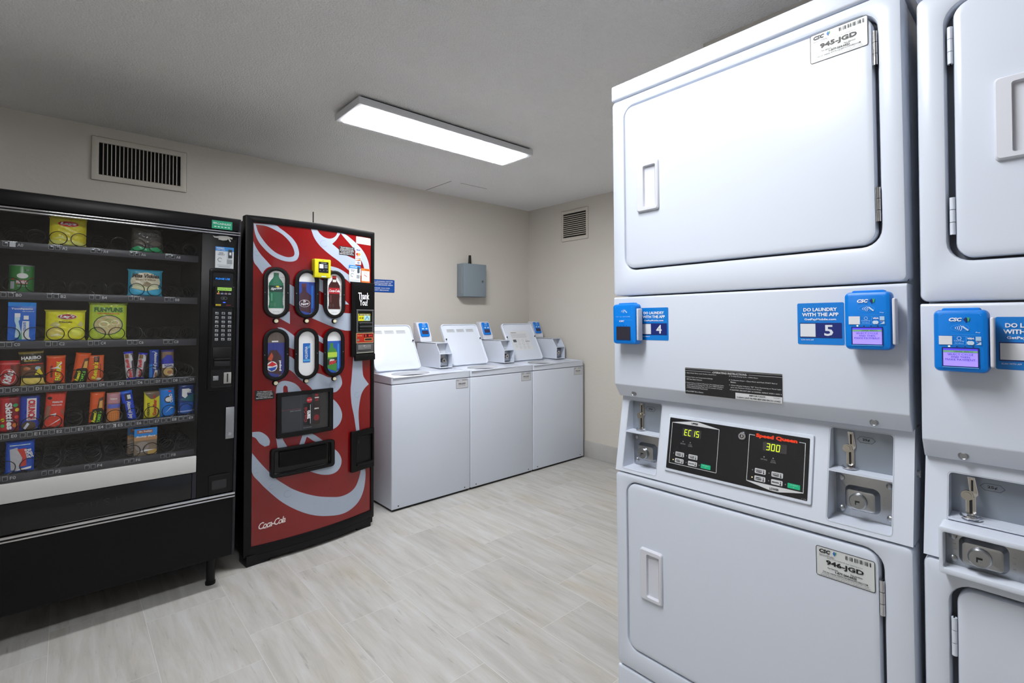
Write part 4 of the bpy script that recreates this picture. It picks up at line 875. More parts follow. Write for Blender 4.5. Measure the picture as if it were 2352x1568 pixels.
for k, (t, w_) in enumerate((('The price displayed on the', .07), ('machine is $.10 more than', .072), ('The cash price and are available', .078), ('on cash purchases only.', .06), ('Digital display reflects cash price.', .08))): b.text(t, .080, .926-k*.0085, w_, .006, WHITEI, 3, .02)
bowed(b, 'price_notice')
# advert window
b = MB(); b.framed((.136, .662, .4455, .912), (.158, .686, .4215, .892), .004, .003, .0, BLACK2, .003)
for v in b.bm.verts: v.co.y = -.010 if v.co.y < .0029 and v.co.y >= -.1 and abs(v.co.y) < 1e-6 or v.co.y < .0029 else .006
aw = bowed(b, 'advert_window')
b = MB(y=.002); b.rect(.158, .686, .4215, .892, pc('2E3034', .12), 1); b.rect(.262, .686, .264, .892, pc('44484E', .2), 2)
b.text('REAL COCA-COLA TASTE', .212, .812, .10, .006, pc('8A3038'), 2); b.text('ZERO CALORIES', .235, .803, .06, .006, pc('9A9EA4'), 2)
b.rect(.276, .712, .318, .838, pc('16161A', .2), 3, .003); b.text('Coca-Cola', .288, .775, .085, .018, pc('9A2028'), 4, .03, .3, 90); b.text('zero', .307, .772, .05, .020, WHITEI, 4, .05, 0, 90); b.line([(.315, .72), (.315, .83)], .0025, pc('C8CCD0'), 4)
b.ell(.309, .856, .016, .016, pc('C01828'), 5, 20); b.text('try it!', .309, .856, .024, .010, WHITEI, 6, .03)
b.rect(.330, .712, .372, .845, pc('26181C', .2), 3, .010); b.rect(.341, .845, .361, .872, pc('7A1820'), 3, .002); b.rect(.339, .862, .363, .868, WHITEI, 4); b.rect(.342, .876, .360, .886, pc('B02030'), 4); b.text('zero', .350, .802, .026, .008, WHITEI, 4, .03); b.ell(.350, .75, .016, .018, pc('7A1820'), 4, 14)
b.text('BEVERAGE', .30, .700, .045, .004, pc('9A9EA4'), 4)
bowed(b, 'advert_print', aw)
b = MB(); b.loft([[(x, y, z) for x, z in rrpts(.157, .685, .422, .893, .003, 3)] for y in (-.003,)], CLEAR, False, True); bowed(b, 'window_cover', aw)
# delivery port: frame and hollow box
b = MB(); b.framed((.106, .450, .4545, .608), (.124, .467, .432, .594), .018, .010, .0, BLACK2, .005)
for v in b.bm.verts:
    if v.co.y < .0049: v.co.y -= .014
    else: v.co.y = .01
A_ = lambda x0, x1, z0, z1, y: [(x0, y, z0), (x1, y, z0), (x1, y, z1), (x0, y, z1)]
b.loft([A_(.123, .433, .466, .595, -.008), A_(.123, .433, .466, .595, -.0015), A_(.128, .428, .470, .590, .004)], mat('port_black', '050506', .25), False, True)
b.build('delivery_port', coke, bowf) if False else bowed(b, 'delivery_port')
b = MB(); b.box(.15, -.006, .50, .41, -.003, .585, mat('port_flap', '030304', .5, spec=.2), .002); bowed(b, 'port_flap')
# coin return
b = MB(); b.framed((.565, .378, .735, .626), (.600, .412, .722, .590), .004, .002, .0, BLACKP, .003)
for v in b.bm.verts: v.co.y = -.012 if v.co.y < .0025 else .006
b.box(.598, -.002, .410, .724, .005, .592, BLACK2); b.box(.604, -.020, .410, .724, -.002, .420, BLACK2, .003); b.rect(.612, .545, .630, .572, mat('port_black', '050506', .25), 5)
bowed(b, 'coin_return')
b = MB(); b.cyl((.367, .05, 1.872), (.367, .05, 1.874), .01, BLACK2); b.cyl((.367, .05, 1.872), (.367, .05, 1.965), .0035, BLACK2); b.build('antenna', coke)

# ------------------------------------------------------------------ snack machine
SR = .0125
snack = thing('snack_machine', (-2.99, -1.1, 0), (0, SR, 0), 'wide black snack vending machine with glass front at the left photo edge', 'vending machine')
SM = Matrix.Translation((-2.99, -1.1, 0)) @ Matrix.Rotation(SR, 4, 'Y')
SXL, SXR = -.985, -.010
b = MB()
b.box(SXL, .012, 1.752, SXR, .88, 1.832, BLACKP, .003); b.box(SXL, .012, .14, SXR, .88, .66, BLACKP, .003)
b.box(SXL, .012, .62, SXL+.03, .88, 1.80, BLACKP, .002); b.box(-.176, .012, .62, SXR, .88, 1.80, BLACKP, .002)
b.box(SXL, .86, .62, SXR, .88, 1.80, BLACKP); b.build('body', snack)
b = MB(); INT = mat('cabinet_interior', '2B2B2E', .6)
x0, x1 = SXL+.03, -.176
for P in ([(x0, .60, .66), (x1, .60, .66), (x1, .60, 1.752), (x0, .60, 1.752)], [(x0+.0005, .02, .66), (x0+.0005, .60, .66), (x0+.0005, .60, 1.752), (x0+.0005, .02, 1.752)], [(x1-.0005, .02, .66), (x1-.0005, .60, .66), (x1-.0005, .60, 1.752), (x1-.0005, .02, 1.752)], [(x0, .02, .661), (x1, .02, .661), (x1, .60, .661), (x0, .60, .661)], [(x0, .02, 1.751), (x1, .02, 1.751), (x1, .60, 1.751), (x0, .60, 1.751)]): b.f([b.v(p) for p in P], INT)
b.build('interior_liner', snack)
b = MB(); b.box(SXL+.004, -.004, 1.766, SXR-.006, .012, 1.826, BLACKP, .003); b.y = -.0045
gr = pc('0E9A72', .4); b.rect(-.137, 1.768, -.050, 1.809, gr, 1); b.text('GO', -.124, 1.796, .016, .008, WHITEI, 2, .03); b.text('CASHLESS', -.085, 1.794, .058, .009, WHITEI, 2, .0, .2)
for k in range(5): b.rect(-.127+k*.0145, 1.776, -.118+k*.0145, 1.781, pc('BFE0D4'), 2, .001)
b.build('header_panel', snack)
for z0, z1 in ((1.742, 1.749), (1.754, 1.761), (.4335, .441), (.447, .458)):
    b = MB(); b.box(SXL+.004, -.010, z0, SXR-.004, .012, z1, CHROME, .002); b.build('chrome_strip', snack)
for z0, z1 in ((1.7495, 1.7535), (.4412, .4468)):
    b = MB(); b.box(SXL+.004, .0, z0, SXR-.004, .011, z1, BLACKI); b.build('strip_gap', snack)
b = MB(); b.box(x0-.004, .006, .664, x1+.004, .010, 1.742, GLASS); b.build('front_glass', snack)
b = MB(); b.box(SXL+.004, -.003, .586, -.178, .012, .663, SILVERW, .002); tag(b.build('ledge_strip', snack), 'pale ledge strip')
b = MB(); b.box(SXL+.01, -.001, .461, -.194, .0125, .583, mat('flap_black', '0A0A0E', .22), .003); b.y = -.0012
EMB = mat('embossed_black', '131318', .3)
for k, ch in enumerate('PUSH'): b.text(ch, -.585+k*.042, .523, .024, .030, EMB, 1, .01)
b.build('delivery_flap', snack)
b = MB(); b.box(-.192, .002, .461, -.176, .012, .583, mat('flap_side', '1C1C28', .3)); b.build('flap_guide', snack)
b = MB(); b.box(SXL+.004, -.002, .145, SXR-.004, .012, .4325, mat('lower_black', '0A0A0B', .42, spec=.2), .003); b.build('lower_panel', snack)
b = MB(); b.box(SXR-.012, -.004, .145, SXR, .014, 1.828, mat('edge_trim', '26282E', .3, .5), .002); b.build('door_edge_trim', snack)
for u in (SXL+.06, SXR-.085):
    for y in (.075, .80):
        b = MB(); zb_ = (u)*SR; b.cyl((u, y, .012+zb_), (u, y, .142), .019, BLACK2); b.cyl((u, y, zb_), (u, y, .014+zb_), .022, BLACK2); b.build('leg', snack)
# control column
b = MB(); b.box(-.1755, .0, .461, SXR-.012, .012, 1.742, BLACKP, .002); b.y = -.0005
st = pc('CBD1D6', .4); b.rect(-.119, 1.575, -.040, 1.681, st, 1, .001); b.rect(-.119, 1.660, -.040, 1.681, pc('2A80C8', .4), 2); b.text('CONNECT', -.098, 1.674, .034, .006, WHITEI, 3, .03); b.text('& PAY WITH', -.096, 1.6655, .036, .005, WHITEI, 3)
b.text('FASTER\nCHECKOUT', -.094, 1.646, .030, .014, pc('2A2C30'), 2, .02); b.ering(-.099, 1.616, .010, .010, .002, pc('2A2C30'), 2, 16, 30, 300); b.rect(-.069, 1.597, -.046, 1.620, pc('8C9298'), 2); b.rect(-.064, 1.627, -.047, 1.670, pc('2A3038'), 4, .002); b.rect(-.060, 1.642, -.051, 1.656, pc('D8DCE0'), 5)
b.line([(-.11, 1.590), (-.05, 1.590)], .0015, pc('80868C'), 2); b.line([(-.105, 1.583), (-.055, 1.583)], .002, pc('60666C'), 2)
b.poly([(-.132, 1.733), (-.12, 1.730), (-.10, 1.735), (-.07, 1.737), (-.046, 1.731), (-.048, 1.722), (-.060, 1.726), (-.053, 1.712), (-.058, 1.709), (-.066, 1.722), (-.072, 1.716), (-.088, 1.713), (-.108, 1.716), (-.106, 1.722), (-.125, 1.724)], pc('B8B8B4', .5), 1)
b.build('control_column', snack)
b = MB(); b.framed((-.142, .968, -.031, 1.571), (-.125, .99, -.040, 1.551), .012, .006, .004, BLACKP, .004)
for v in b.bm.verts: v.co.y -= .006 if v.co.y < .0039 else .004
b.box(-.128, -.002, .985, -.038, -.0002, 1.555, mat('column_black', '070709', .3))
cp = b.build('payment_bezel', snack)
b = MB(y=-.0025); b.rect(-.1225, 1.5125, -.0465, 1.5345, pc('05101C', .2), 1); b.text('PLEASE USE', -.085, 1.5215, .060, .0085, mat('lcd_blue', '2080E0', .3, emit='1E7CE0', es=.7), 2, .02); b.build('message_display', cp)
b = MB(); b.rrl(-.122, 1.379, -.037, 1.484, .005, [(-.002, 0), (-.014, 0), (-.017, .003)], BLACK2); b.y = -.0175
b.rect(-.110, 1.4625, -.049, 1.478, mat('lcd_green', '8CB850', .3, emit='86B44A', es=.45), 1); b.text('Swipe/Tap Card', -.080, 1.4702, .052, .006, pc('203010'), 2, .02)
for k, cc in enumerate(('E8E020', '505058', '505058', '505058')): b.ell(-.105+k*.0155, 1.4555, .0022, .002, mat('reader_led', 'F0F020', .3, emit='F0F020', es=1) if k == 0 else pc(cc), 1, 8)
for k, cc in enumerate(('C88060', '8090B0', 'A08090', '9098A8')): b.rect(-.112+k*.016, 1.444, -.100+k*.016, 1.4505, pc(cc), 1)
b.ering(-.081, 1.425, .014, .008, .0008, pc('9098A0'), 1, 14); b.text(')))', -.083, 1.425, .008, .007, pc('B0B8C0'), 2)
b.ell(-.080, 1.404, .006, .0025, mat('led_blue', '3050F0', .3, emit='3458FF', es=1.3), 1, 10); b.rect(-.116, 1.387, -.094, 1.395, pc('D8C020'), 1); b.text('CREDIT', -.105, 1.391, .018, .004, BLACKI, 2); b.text('debit', -.062, 1.391, .022, .005, pc('B03030'), 1)
b.build('card_reader', cp)
keys = ['ABC', 'DEF', 'GHJ', '123', '456', '789', '*0#']
for rI, row in enumerate(keys):
    for cI, ch in enumerate(row):
        u = -.1075+cI*.0275; z = 1.350-rI*.0215
        b = MB(); b.box(u-.0072, -.0055, z-.0065, u+.0072, -.002, z+.0065, mat('key_steel', '9BA0A4', .35, .6), .0015); b.y = -.0056; b.text(ch, u, z, .006, .0085, BLACKI, 1, .03); b.build('key', cp)
b = MB(); b.box(-.122, -.006, 1.071, -.043, -.002, 1.182, BLACK2, .003); b.box(-.118, -.022, 1.118, -.047, -.006, 1.128, BLACK2, .003); b.box(-.118, -.018, 1.086, -.047, -.006, 1.116, mat('bill_block', '1A1A1D', .3), .004); b.box(-.119, -.0075, 1.131, -.046, -.006, 1.139, mat('port_black', '050506', .25)); b.build('bill_acceptor', cp)
b = MB(); b.box(-.118, -.005, 1.0195, -.095, -.002, 1.0415, SATIN, .001); b.lathe((-.1065, -.005, 1.0305), [(.006, 0), (.006, .002), (.0005, .002)], CHROME, 14, 'y'); b.build('cam_lock', cp)
b = MB(); b.box(-.0725, -.005, 1.001, -.040, -.002, 1.0565, pc('9C9C98', .4), .001); b.y = -.0052; b.rect(-.0595, 1.008, -.0535, 1.050, BLACKI, 1); b.build('coin_slot', cp)
b = MB(); b.box(-.0605, -.006, .726, -.0235, .0, .882, SATIN, .002); b.framed((-.054, .764, -.030, .866), (-.050, .768, -.034, .862), .003, .002, .001, SATIN, .0008)
for v in b.bm.verts[-1:]: pass
b.lathe((-.042, -.006, .750), [(.008, 0), (.008, .003), (.0065, .003), (.0062, .005), (.0005, .005)], CHROME, 16, 'y'); b.build('t_handle_lock', snack)
b = MB(); b.framed((-.127, .463, -.036, .556), (-.112, .486, -.049, .528), .006, .004, .003, BLACK2, .003)
for v in b.bm.verts: v.co.y -= .006
b.box(-.113, -.0025, .485, -.048, -.001, .529, pc('26262A', .3)); b.build('coin_return_cup', snack)

RAILS = dict(A=1.619, B=1.414, C=1.2127, D=1.029, E=.843, F=.675)
XK = lambda k: -.810+.066*k
ri_m = mat('rail_grey', '3C3C44', .35); clip_m = mat('rail_clip', '45484E', .15, .5)
for row, zr in RAILS.items():
    b = MB(); b.box(x0+.002, .052, zr-.020, x1-.004, .060, zr+.012, ri_m, .002); b.box(x0+.002, .06, zr+.006, x1-.004, .56, zr+.010, mat('tray_dark', '1B1B1D', .5)); b.y = .0515
    if row in 'DE': b.box(x0+.002, .0475, zr+.0085, x1-.004, .0525, zr+.0125, mat('lip_glint', 'C4C8CC', .25, .8), .001)  # pale strip stands in for the specular glint along these rail edges
    tr = b.build('shelf_tray', snack)
    wide = row in 'ABCF'
    for k in (range(0, 10, 2) if wide else range(10)):
        b = MB(y=.0512); lx = -.789+.066*k
        b.text('%s%d' % (row, k), lx, zr-.002, .0165, .0125, pc('C8CACC', .5), 1, .01)
        for dx in (-.042, -.022): b.box(lx+dx-.0075, .0485, zr-.010, lx+dx+.0075, .0515, zr+.007, clip_m, .001)
        if row in 'ABC': b.box(lx-.052, .0478, zr+.008, lx-.008, .0520, zr+.0105, CHROME, .0008)
        if (row, k) == ('E', 5): b.text('75', lx-.020, zr-.002, .010, .013, WHITEI, 8, .03)
        if (row, k) == ('A', 0): b.rect(lx-.030, zr-.012, lx-.013, zr+.008, pc('C8CCD0', .3), 8)
        b.build('price_tag', tr)
    ztray = zr+.010
    for k in range(10):
        side = 1 if (k % 2 == 0 or not wide) else -1
        rr_ = .0275; P = []; turns = 9; n = 18
        for i in range(turns*n+1):
            a = i/n*2*math.pi; q_ = i/n; y = .0495+(.004*q_ if q_ < .8 else .0032+(q_-.8)*.056)
            P.append((XK(k)+side*rr_*math.cos(a-1.4), y, ztray+.0015+rr_+.0015-rr_*0+rr_*math.sin(a-1.4)))
        b = MB(); b.tube(P, .0016, WIRE, 5); b.build('spiral_coil', tr)

# ---- packets: thin pillows with printed faces
def ink(h, rough):
    c = [min(238, int(round(int(h[i:i+2], 16)*1.16))) for i in (0, 2, 4)]
    return pc('%02X%02X%02X' % tuple(c), rough)
def packet(name, row, cx, w, z0, h, base, ops, label, cat, T=.016, tilt=0, kind='bar', back=None, y=.086, seal=None, rough=.28, group=None):
    bm_ = ink(base, rough); sl = ink(seal, rough) if seal else bm_
    def surf(co):
        x, yy, z = co; v = z/h; u = x/(w/2)
        edge = min(v, 1-v)/.09; e = max(0, min(1, edge)); prof_ = math.sqrt(max(0, 1-(1-e)**2))*(max(0, 1-abs(u)**2.6))**.6
        waist = 1-(.07 if kind == 'bag' else .03)*min(1, e*1.1)
        wr = .0012*math.sin(37*v+u*9)+.0010*math.sin(23*u-v*31) if kind == 'bag' else .0005*math.sin(60*v+u*5)
        off = -yy     # layer distance
        if kind == 'box': return Vector((x, yy, z))
        d = T*prof_+wr*prof_
        yy *= 2.4
        if yy < 0: return Vector((x*waist, -d+yy, z))
        return Vector((x*waist, d*.8+yy, z))
    b = MB(y=-.0004)
    if kind == 'box':
        b.box(-w/2, 0, 0, w/2, T*2, h, bm_, .001); b.y = -.0006
    else:
        n = 12
        for yy in (-.0003, .0003):
            V = [[b.v((-w/2+w*i/n, yy, h*j/n)) for i in range(n+1)] for j in range(n+1)]
            for j in range(n):
                for i in range(n): b.f([V[j][i], V[j][i+1], V[j+1][i+1], V[j+1][i]], sl if (j in (0, n-1) and seal) else bm_)
        E = b.bm.edges[:]
    for op in ops:
        k = op[0]; q = b
        if k == 'r': b.rect(op[1]*w, op[2]*h, op[3]*w, op[4]*h, ink(op[5], rough), op[6] if len(op) > 6 else 1)
        elif k == 'e': b.ell(op[1]*w, op[2]*h, op[3]*w, op[4]*h, ink(op[5], rough), op[6] if len(op) > 6 else 1, 18)
        elif k == 'p': b.poly([(p[0]*w, p[1]*h) for p in op[1]], ink(op[2], rough), op[3] if len(op) > 3 else 1)
        elif k == 'o': b.ering(op[1]*w, op[2]*h, op[3]*w, op[4]*h, op[5], ink(op[6], rough), op[7] if len(op) > 7 else 2, 22)
        elif k == 't': b.text(op[1], op[2]*w, op[3]*h, op[4]*(h if len(op) > 7 and abs(op[7]) > 45 else w), op[5]*(w if len(op) > 7 and abs(op[7]) > 45 else h), ink(op[6], .35), op[9] if len(op) > 9 else 4, .04, op[8] if len(op) > 8 else 0, op[7] if len(op) > 7 else 0)
    if kind != 'box':
        b.cuts(0, [w*(i/18-.5) for i in range(1, 18)]); b.cuts(2, [h*q for q in (.015, .03, .05, .07, .09, .14, .2, .26, .32, .38, .44, .5, .56, .62, .68, .74, .8, .86, .91, .93, .95, .97, .985)])
        o = b.build(name, None, surf, .9, False)
    else: o = b.build(name, None, None)
    o.matrix_world = SM @ Matrix.Translation((cx, y, RAILS[row]+.0105)) @ Matrix.Rotation(tilt, 4, 'Y')
    o.rotation_mode = 'XYZ'
    tag(o, label, cat, group); return o
BG = 'chip and snack bags on the spirals'; CG = 'candy bars and sweets on the spirals'
packet('chip_bag', 'A', -.648, .125, 0, .125, 'C8BC28', [('p', [(-.5, 0), (.5, 0), (.5, .12), (.2, .2), (-.1, .16), (-.5, .2)], 'D8D868'), ('p', [(-.45, .2), (-.2, .33), (.05, .2), (-.2, .26)], 'F0F080', 2), ('e', .0, .76, .28, .09, 'B01C28', 2), ('t', 'Lays', 0, .76, .44, .10, 'F0F0F0', 0, .2)], 'yellow chip bag on the top shelf', 'snack bag', kind='bag', T=.022, group=BG)
packet('chip_bag', 'A', -.378, .125, 0, .118, '3A3634', [('p', [(-.5, 0), (.5, 0), (.5, .12), (.3, .24), (0, .16), (-.3, .24), (-.5, .14)], '2A9A64'), ('e', -.22, .42, .2, .12, '5A544C'), ('e', .24, .40, .2, .12, '5A544C'), ('t', "GARDETTO'S", 0, .72, .7, .12, '4A4E4A')], 'dark snack bag with green foil base on top shelf', 'snack bag', kind='bag', T=.022, rough=.2, group=BG)
packet('chip_bag', 'B', -.381, .134, 0, .125, '2A86A0', [('e', 0, .55, .44, .34, 'C8C0A8', 1), ('p', [(-.5, 0), (.5, 0), (.5, .3), (.0, .2), (-.5, .3)], '3AA0C4', 3), ('p', [(-.42, .3), (0, .2), (.42, .3), (.3, .45), (-.3, .45)], 'D8CEA8', 2), ('t', 'Miss Vickies', 0, .76, .8, .15, '3A2A22', 0, .2), ('t', 'SEA SALT & VINEGAR', 0, .62, .6, .05, '7A6A50'), ('p', [(-.1, .42), (.02, .56), (.16, .48), (.05, .36)], '8A7A60', 5)], 'teal and cream chip bag on the second shelf', 'snack bag', kind='bag', T=.020, group=BG)
packet('toothpaste_pack', 'C', -.778, .080, 0, .160, '0C58B4', [('r', -.5, .9, .5, 1, '1A7AC8'), ('t', 'Toothpaste', 0, .83, .78, .055, 'E4ECF4'), ('t', 'with Toothbrush', .22, .77, .42, .02, 'C0D4E8'),
  ('p', [(-.26, .62), (-.08, .62), (-.07, .56), (-.12, .52), (-.08, .4), (-.02, .25), (-.04, .1), (-.24, .1), (-.22, .25), (-.2, .4), (-.26, .52)], 'A8C4E0', 2), ('r', -.26, .62, -.06, .72, 'D4E2F0', 3), ('r', .06, .56, .24, .66, 'D8E2EC', 3), ('p', [(.02, .52), (.26, .52), (.27, .12), (.34, .05), (-.08, .05), (-.02, .12)], 'C8D4E0', 2), ('t', 'COLGATE', .10, .38, .22, .10, '1A60B0', 90), ('p', [(-.1, .05), (.0, .24), (.02, .05)], '2A9A70', 3)], 'blue toothpaste and toothbrush travel pack on the third shelf', 'toothpaste pack', kind='box', T=.008, y=.062)
packet('chip_bag', 'C', -.648, .133, 0, .132, 'D0C81E', [('r', -.5, .93, .5, 1, 'A8A42C'), ('e', .04, .78, .25, .085, 'F0F0F0', 2), ('e', .04, .78, .235, .075, 'A01420', 3), ('t', "Lay's", .04, .78, .38, .11, 'F4F4F4', 0, .2, 6), ('t', 'Classic', 0, .61, .34, .05, '3A2410'), ('e', -.28, .28, .2, .16, 'CDBE5C', 2), ('p', [(-.4, .5), (-.25, .62), (-.12, .52), (-.2, .42)], 'B8B070', 2), ('p', [(.3, .5), (.38, .64), (.46, .56), (.42, .44)], 'B8B070', 2), ('p', [(-.42, .15), (-.2, .24), (.0, .14), (-.2, .18)], 'F0F0A0', 3), ('e', .3, .3, .16, .15, 'D8CE50', 2)], 'yellow chip bag with red oval badge on the third shelf', 'snack bag', kind='bag', T=.022, group=BG)
packet('chip_bag', 'C', -.509, .136, 0, .170, 'A8BC34', [('r', -.5, .92, .5, 1, '7E8E38'), ('p', [(-.44, .74), (-.42, .9), (.0, .86), (.42, .88), (.44, .74), (0, .72)], '9ABA4A', 2), ('t', 'FUNYUNS', .0, .80, .76, .12, '2A5A34', 0, 0, 5), ('e', 0, .40, .40, .26, '24503C', 2), ('e', 0, .40, .37, .24, 'B8A878', 3), ('o', -.12, .42, .14, .08, .005, 'DCCFA0', 5), ('o', .1, .36, .16, .09, .005, 'D0BE88', 5), ('o', .02, .5, .12, .07, .004, '90A860', 5), ('o', .18, .46, .12, .07, .004, 'E0D4A8', 5), ('t', 'ONION FLAVORED RINGS', 0, .70, .6, .03, 'C84020')], 'lime green onion ring bag on the third shelf', 'snack bag', kind='bag', T=.024, group=BG)
packet('candy_bar', 'D', -.809, .060, 0, .106, 'B01C20', [('p', [(.1, .0), (.5, .0), (.5, .95), (.25, .8), (.05, .85)], '6A2A20', 1), ('r', -.5, .86, .5, .9, 'D86060', 2), ('e', -.05, .38, .38, .30, 'D8B0A8', 2), ('e', -.05, .38, .36, .285, 'B41418', 3), ('t', 'KitKat', -.05, .38, .52, .42, 'F0F0F0', 78, .2, 6)], 'red wafer bar with white lettering at the fourth shelf left end', 'candy bar', group=CG)
packet('sweets_bag', 'D', -.741, .076, 0, .142, '241E16', [('r', -.5, .93, .5, 1, '7A6A30'), ('t', 'HARIBO', 0, .81, .82, .10, 'E8E8E8'), ('t', 'Goldbears', 0, .73, .6, .04, 'C8B050'), ('r', -.48, .60, .48, .64, 'A02820', 2), ('p', [(-.5, .3), (.5, .3), (.5, .58), (-.5, .58)], '5A3A24', 2), ('e', -.2, .5, .16, .05, '9A5A30', 3), ('e', .25, .5, .12, .05, '8AA0B0', 3), ('p', [(.1, .3), (.3, .52), (.45, .3)], 'C8B820', 3), ('p', [(-.5, 0), (.5, 0), (.45, .2), (-.45, .24)], 'D0B858', 4)], 'black and gold gummy sweets bag on the fourth shelf', 'sweets bag', tilt=-.06, kind='bag', T=.014, group=CG)
packet('candy_bar', 'D', -.674, .060, 0, .121, 'D4441A', [('t', 'FAST', .12, .28, .3, .30, 'E8D020', 90, .1), ('t', 'BREAK', .16, .62, .36, .26, 'E8D020', 90, .1), ('t', "REESE'S", -.22, .45, .4, .12, '3A1A10', 90), ('e', .1, .1, .2, .1, '6A3A28', 2), ('p', [(-.3, .55), (.1, .62), (.35, .5), (.1, .56)], 'F4E8DC', 6), ('p', [(-.1, .5), (.3, .78), (.32, .72)], 'F4E8DC', 6)], 'orange candy packet with yellow upright lettering on the fourth shelf', 'candy bar', group=CG, seal='E06030', rough=.18)
for row, cx, lab in (('D', -.600, 'fourth'), ('E', -.541, 'fifth')):
    packet('candy_bar', row, cx, .050, 0, .130 if row == 'D' else .140, 'DC5420', [('p', [(-.5, .0), (-.3, .46), (.3, .52), (.5, .4), (.5, 0)], '1C1A14', 1), ('p', [(0, .5), (.42, .5), (.42, .85), (.1, .8)], '5A3820', 2), ('p', [(.1, .5), (.38, .5), (.36, .74), (.16, .72)], 'C89A50', 3), ('t', "Reese's", -.16, .24, .36, .26, 'E8D020', 84, .2), ('t', 'TAKE 5', .18, .22, .34, .22, '78D030', 84, 0), ('p', [(-.5, 0), (-.3, .1), (-.5, .2)], 'DC5420', 2)], 'orange and black candy bar with green lettering on the %s shelf' % lab, 'candy bar', tilt=.10 if row == 'D' else .03, group=CG)
packet('candy_bar', 'D', -.547, .056, 0, .117, 'D85A28', [('t', "Reese's", -.05, .42, .66, .34, 'E8C020', 86, .2), ('r', -.12, .74, .22, .96, '3A241C', 2), ('e', .02, .85, .1, .08, '8A5A40', 3), ('t', 'PEANUT BUTTER CUPS', .3, .42, .5, .08, '3A1A10', 90), ('e', .2, .1, .16, .05, 'C8B8A8', 3)], 'orange peanut butter cup packet on the fourth shelf', 'candy bar', group=CG, T=.011)
for cx, tl, yy, lab in ((-.424, -.10, .076, 'front'), (-.392, .10, .096, 'rear')):
    packet('candy_bar', 'D', cx, .033, 0, .130 if lab == 'front' else .122, 'C8C4C8', [('r', -.5, .93, .5, 1, '2A30B8'), ('r', -.5, 0, .5, .07, '2A30B8'), ('t', 'Baby Ruth', -.1, .42, .66, .5, 'C01C28', 96, .1), ('r', .22, .08, .5, .92, '4A4048', 2), ('r', -.4, .78, .0, .92, '7A5A30', 3), ('p', [(.0, .75), (.3, .9), (.4, .7), (.1, .62)], 'E8E8EC', 5)], 'white and red candy bar with blue ends, %s one of the crossed pair' % lab, 'candy bar', tilt=tl, group=CG, y=yy+.004, T=.010)
packet('candy_bar', 'D', -.341, .036, 0, .135, '0A3C98', [('t', 'Almond Joy', .1, .62, .62, .42, 'E4E8F0', -90, .1), ('p', [(-.1, 0), (.35, 0), (.4, .28), (.1, .3)], 'C8C0B0', 3), ('r', -.5, 0, -.2, .5, '1C78C8', 2), ('e', .2, .12, .14, .1, '7A5A40', 4)], 'upright blue almond candy bar on the fourth shelf', 'candy bar', group=CG, T=.010)
packet('candy_bar', 'D', -.286, .050, 0, .133, '7A6450', [('r', -.5, .93, .5, 1, '3A3A7A'), ('p', [(-.5, .5), (.5, .5), (.3, .8), (-.1, .82), (-.5, .66)], '3038A0', 3), ('r', -.45, .36, .45, .52, 'D8D8DC', 2), ('t', 'PAYDAY', .0, .44, .6, .08, '3038A0'), ('e', 0, .22, .4, .13, 'C0A468', 2), ('e', .1, .2, .2, .06, '9A6A50', 3), ('p', [(-.1, .06), (.4, .08), (.3, .14)], 'F0F0F0', 6)], 'brown and blue nut bar with pale band on the fourth shelf', 'candy bar', group=CG, tilt=-.03, rough=.2)
packet('sweets_bag', 'E', -.806, .060, 0, .146, '7A1420', [('p', [(-.5, .0), (-.1, .0), (.0, 1), (-.5, 1)], 'A8141E'), ('t', 'Skittles', .02, .46, .74, .34, 'F0F0F0', -86, 0), ('e', .3, .75, .12, .05, '2A8A50', 3), ('e', .38, .62, .1, .05, 'D8B020', 3), ('e', .3, .2, .13, .06, 'C86A20', 3), ('e', .1, .12, .1, .05, '6A2A80', 3), ('e', -.3, .2, .1, .05, '3AA050', 3), ('e', -.3, .36, .1, .05, 'D8C020', 3), ('e', .36, .42, .1, .05, 'C83A30', 3)], 'dark red sweets packet with white sideways lettering on the fifth shelf', 'sweets bag', group=CG)
packet('candy_bar', 'E', -.748, .060, 0, .143, '10309A', [('r', -.14, .3, .34, .93, 'E8E8EC', 2), ('t', 'CRUNCH', .10, .61, .56, .36, 'B81420', -90, 0), ('e', -.02, .14, .36, .14, '4A3A28', 3), ('p', [(-.3, .08), (-.1, .24), (.02, .2), (-.2, .04)], 'B8BCC8', 4), ('r', -.5, .94, .5, 1, '2A3A8A')], 'blue crunchy bar with red on white lettering, fifth shelf', 'candy bar', group=CG)
packet('nut_bag', 'E', -.677, .066, 0, .153, 'C83A28', [('p', [(-.5, .25), (-.42, .62), (-.2, .62), (-.22, .42), (-.3, .25)], '8A5A48', 2), ('p', [(.5, .3), (.4, .55), (.3, .45)], '8A5A48', 2), ('e', -.3, .83, .12, .04, '2A1414', 3), ('t', 'PEANUTS', .1, .72, .5, .05, 'F0D8D0'), ('p', [(-.2, .38), (.1, .42), (.05, .33)], 'F4E4E0', 5), ('p', [(-.3, .06), (.3, .26), (.28, .22)], 'F4E4E0', 5), ('t', 'HONEY ROASTED', .08, .64, .5, .03, 'F0D8D0')], 'shiny red peanut bag on the fifth shelf', 'snack bag', kind='bag', T=.014, tilt=.05, rough=.16, group=BG)
packet('cracker_pack', 'E', -.483, .048, 0, .132, 'B87A60', [('r', -.45, .48, .5, .62, '5A62B0', 3), ('r', -.5, .64, .5, .98, 'B08088', 2), ('t', 'Nekot', 0, .8, .5, .06, 'E8D0C0'), ('e', 0, .24, .46, .22, 'C87A38', 2)]+[('e', -.3+.15*(k % 5), .12+.06*(k//5), .03, .012, '8A4A20', 3) for k in range(20)], 'orange sandwich cracker pack on the fifth shelf', 'cracker pack', group=BG)
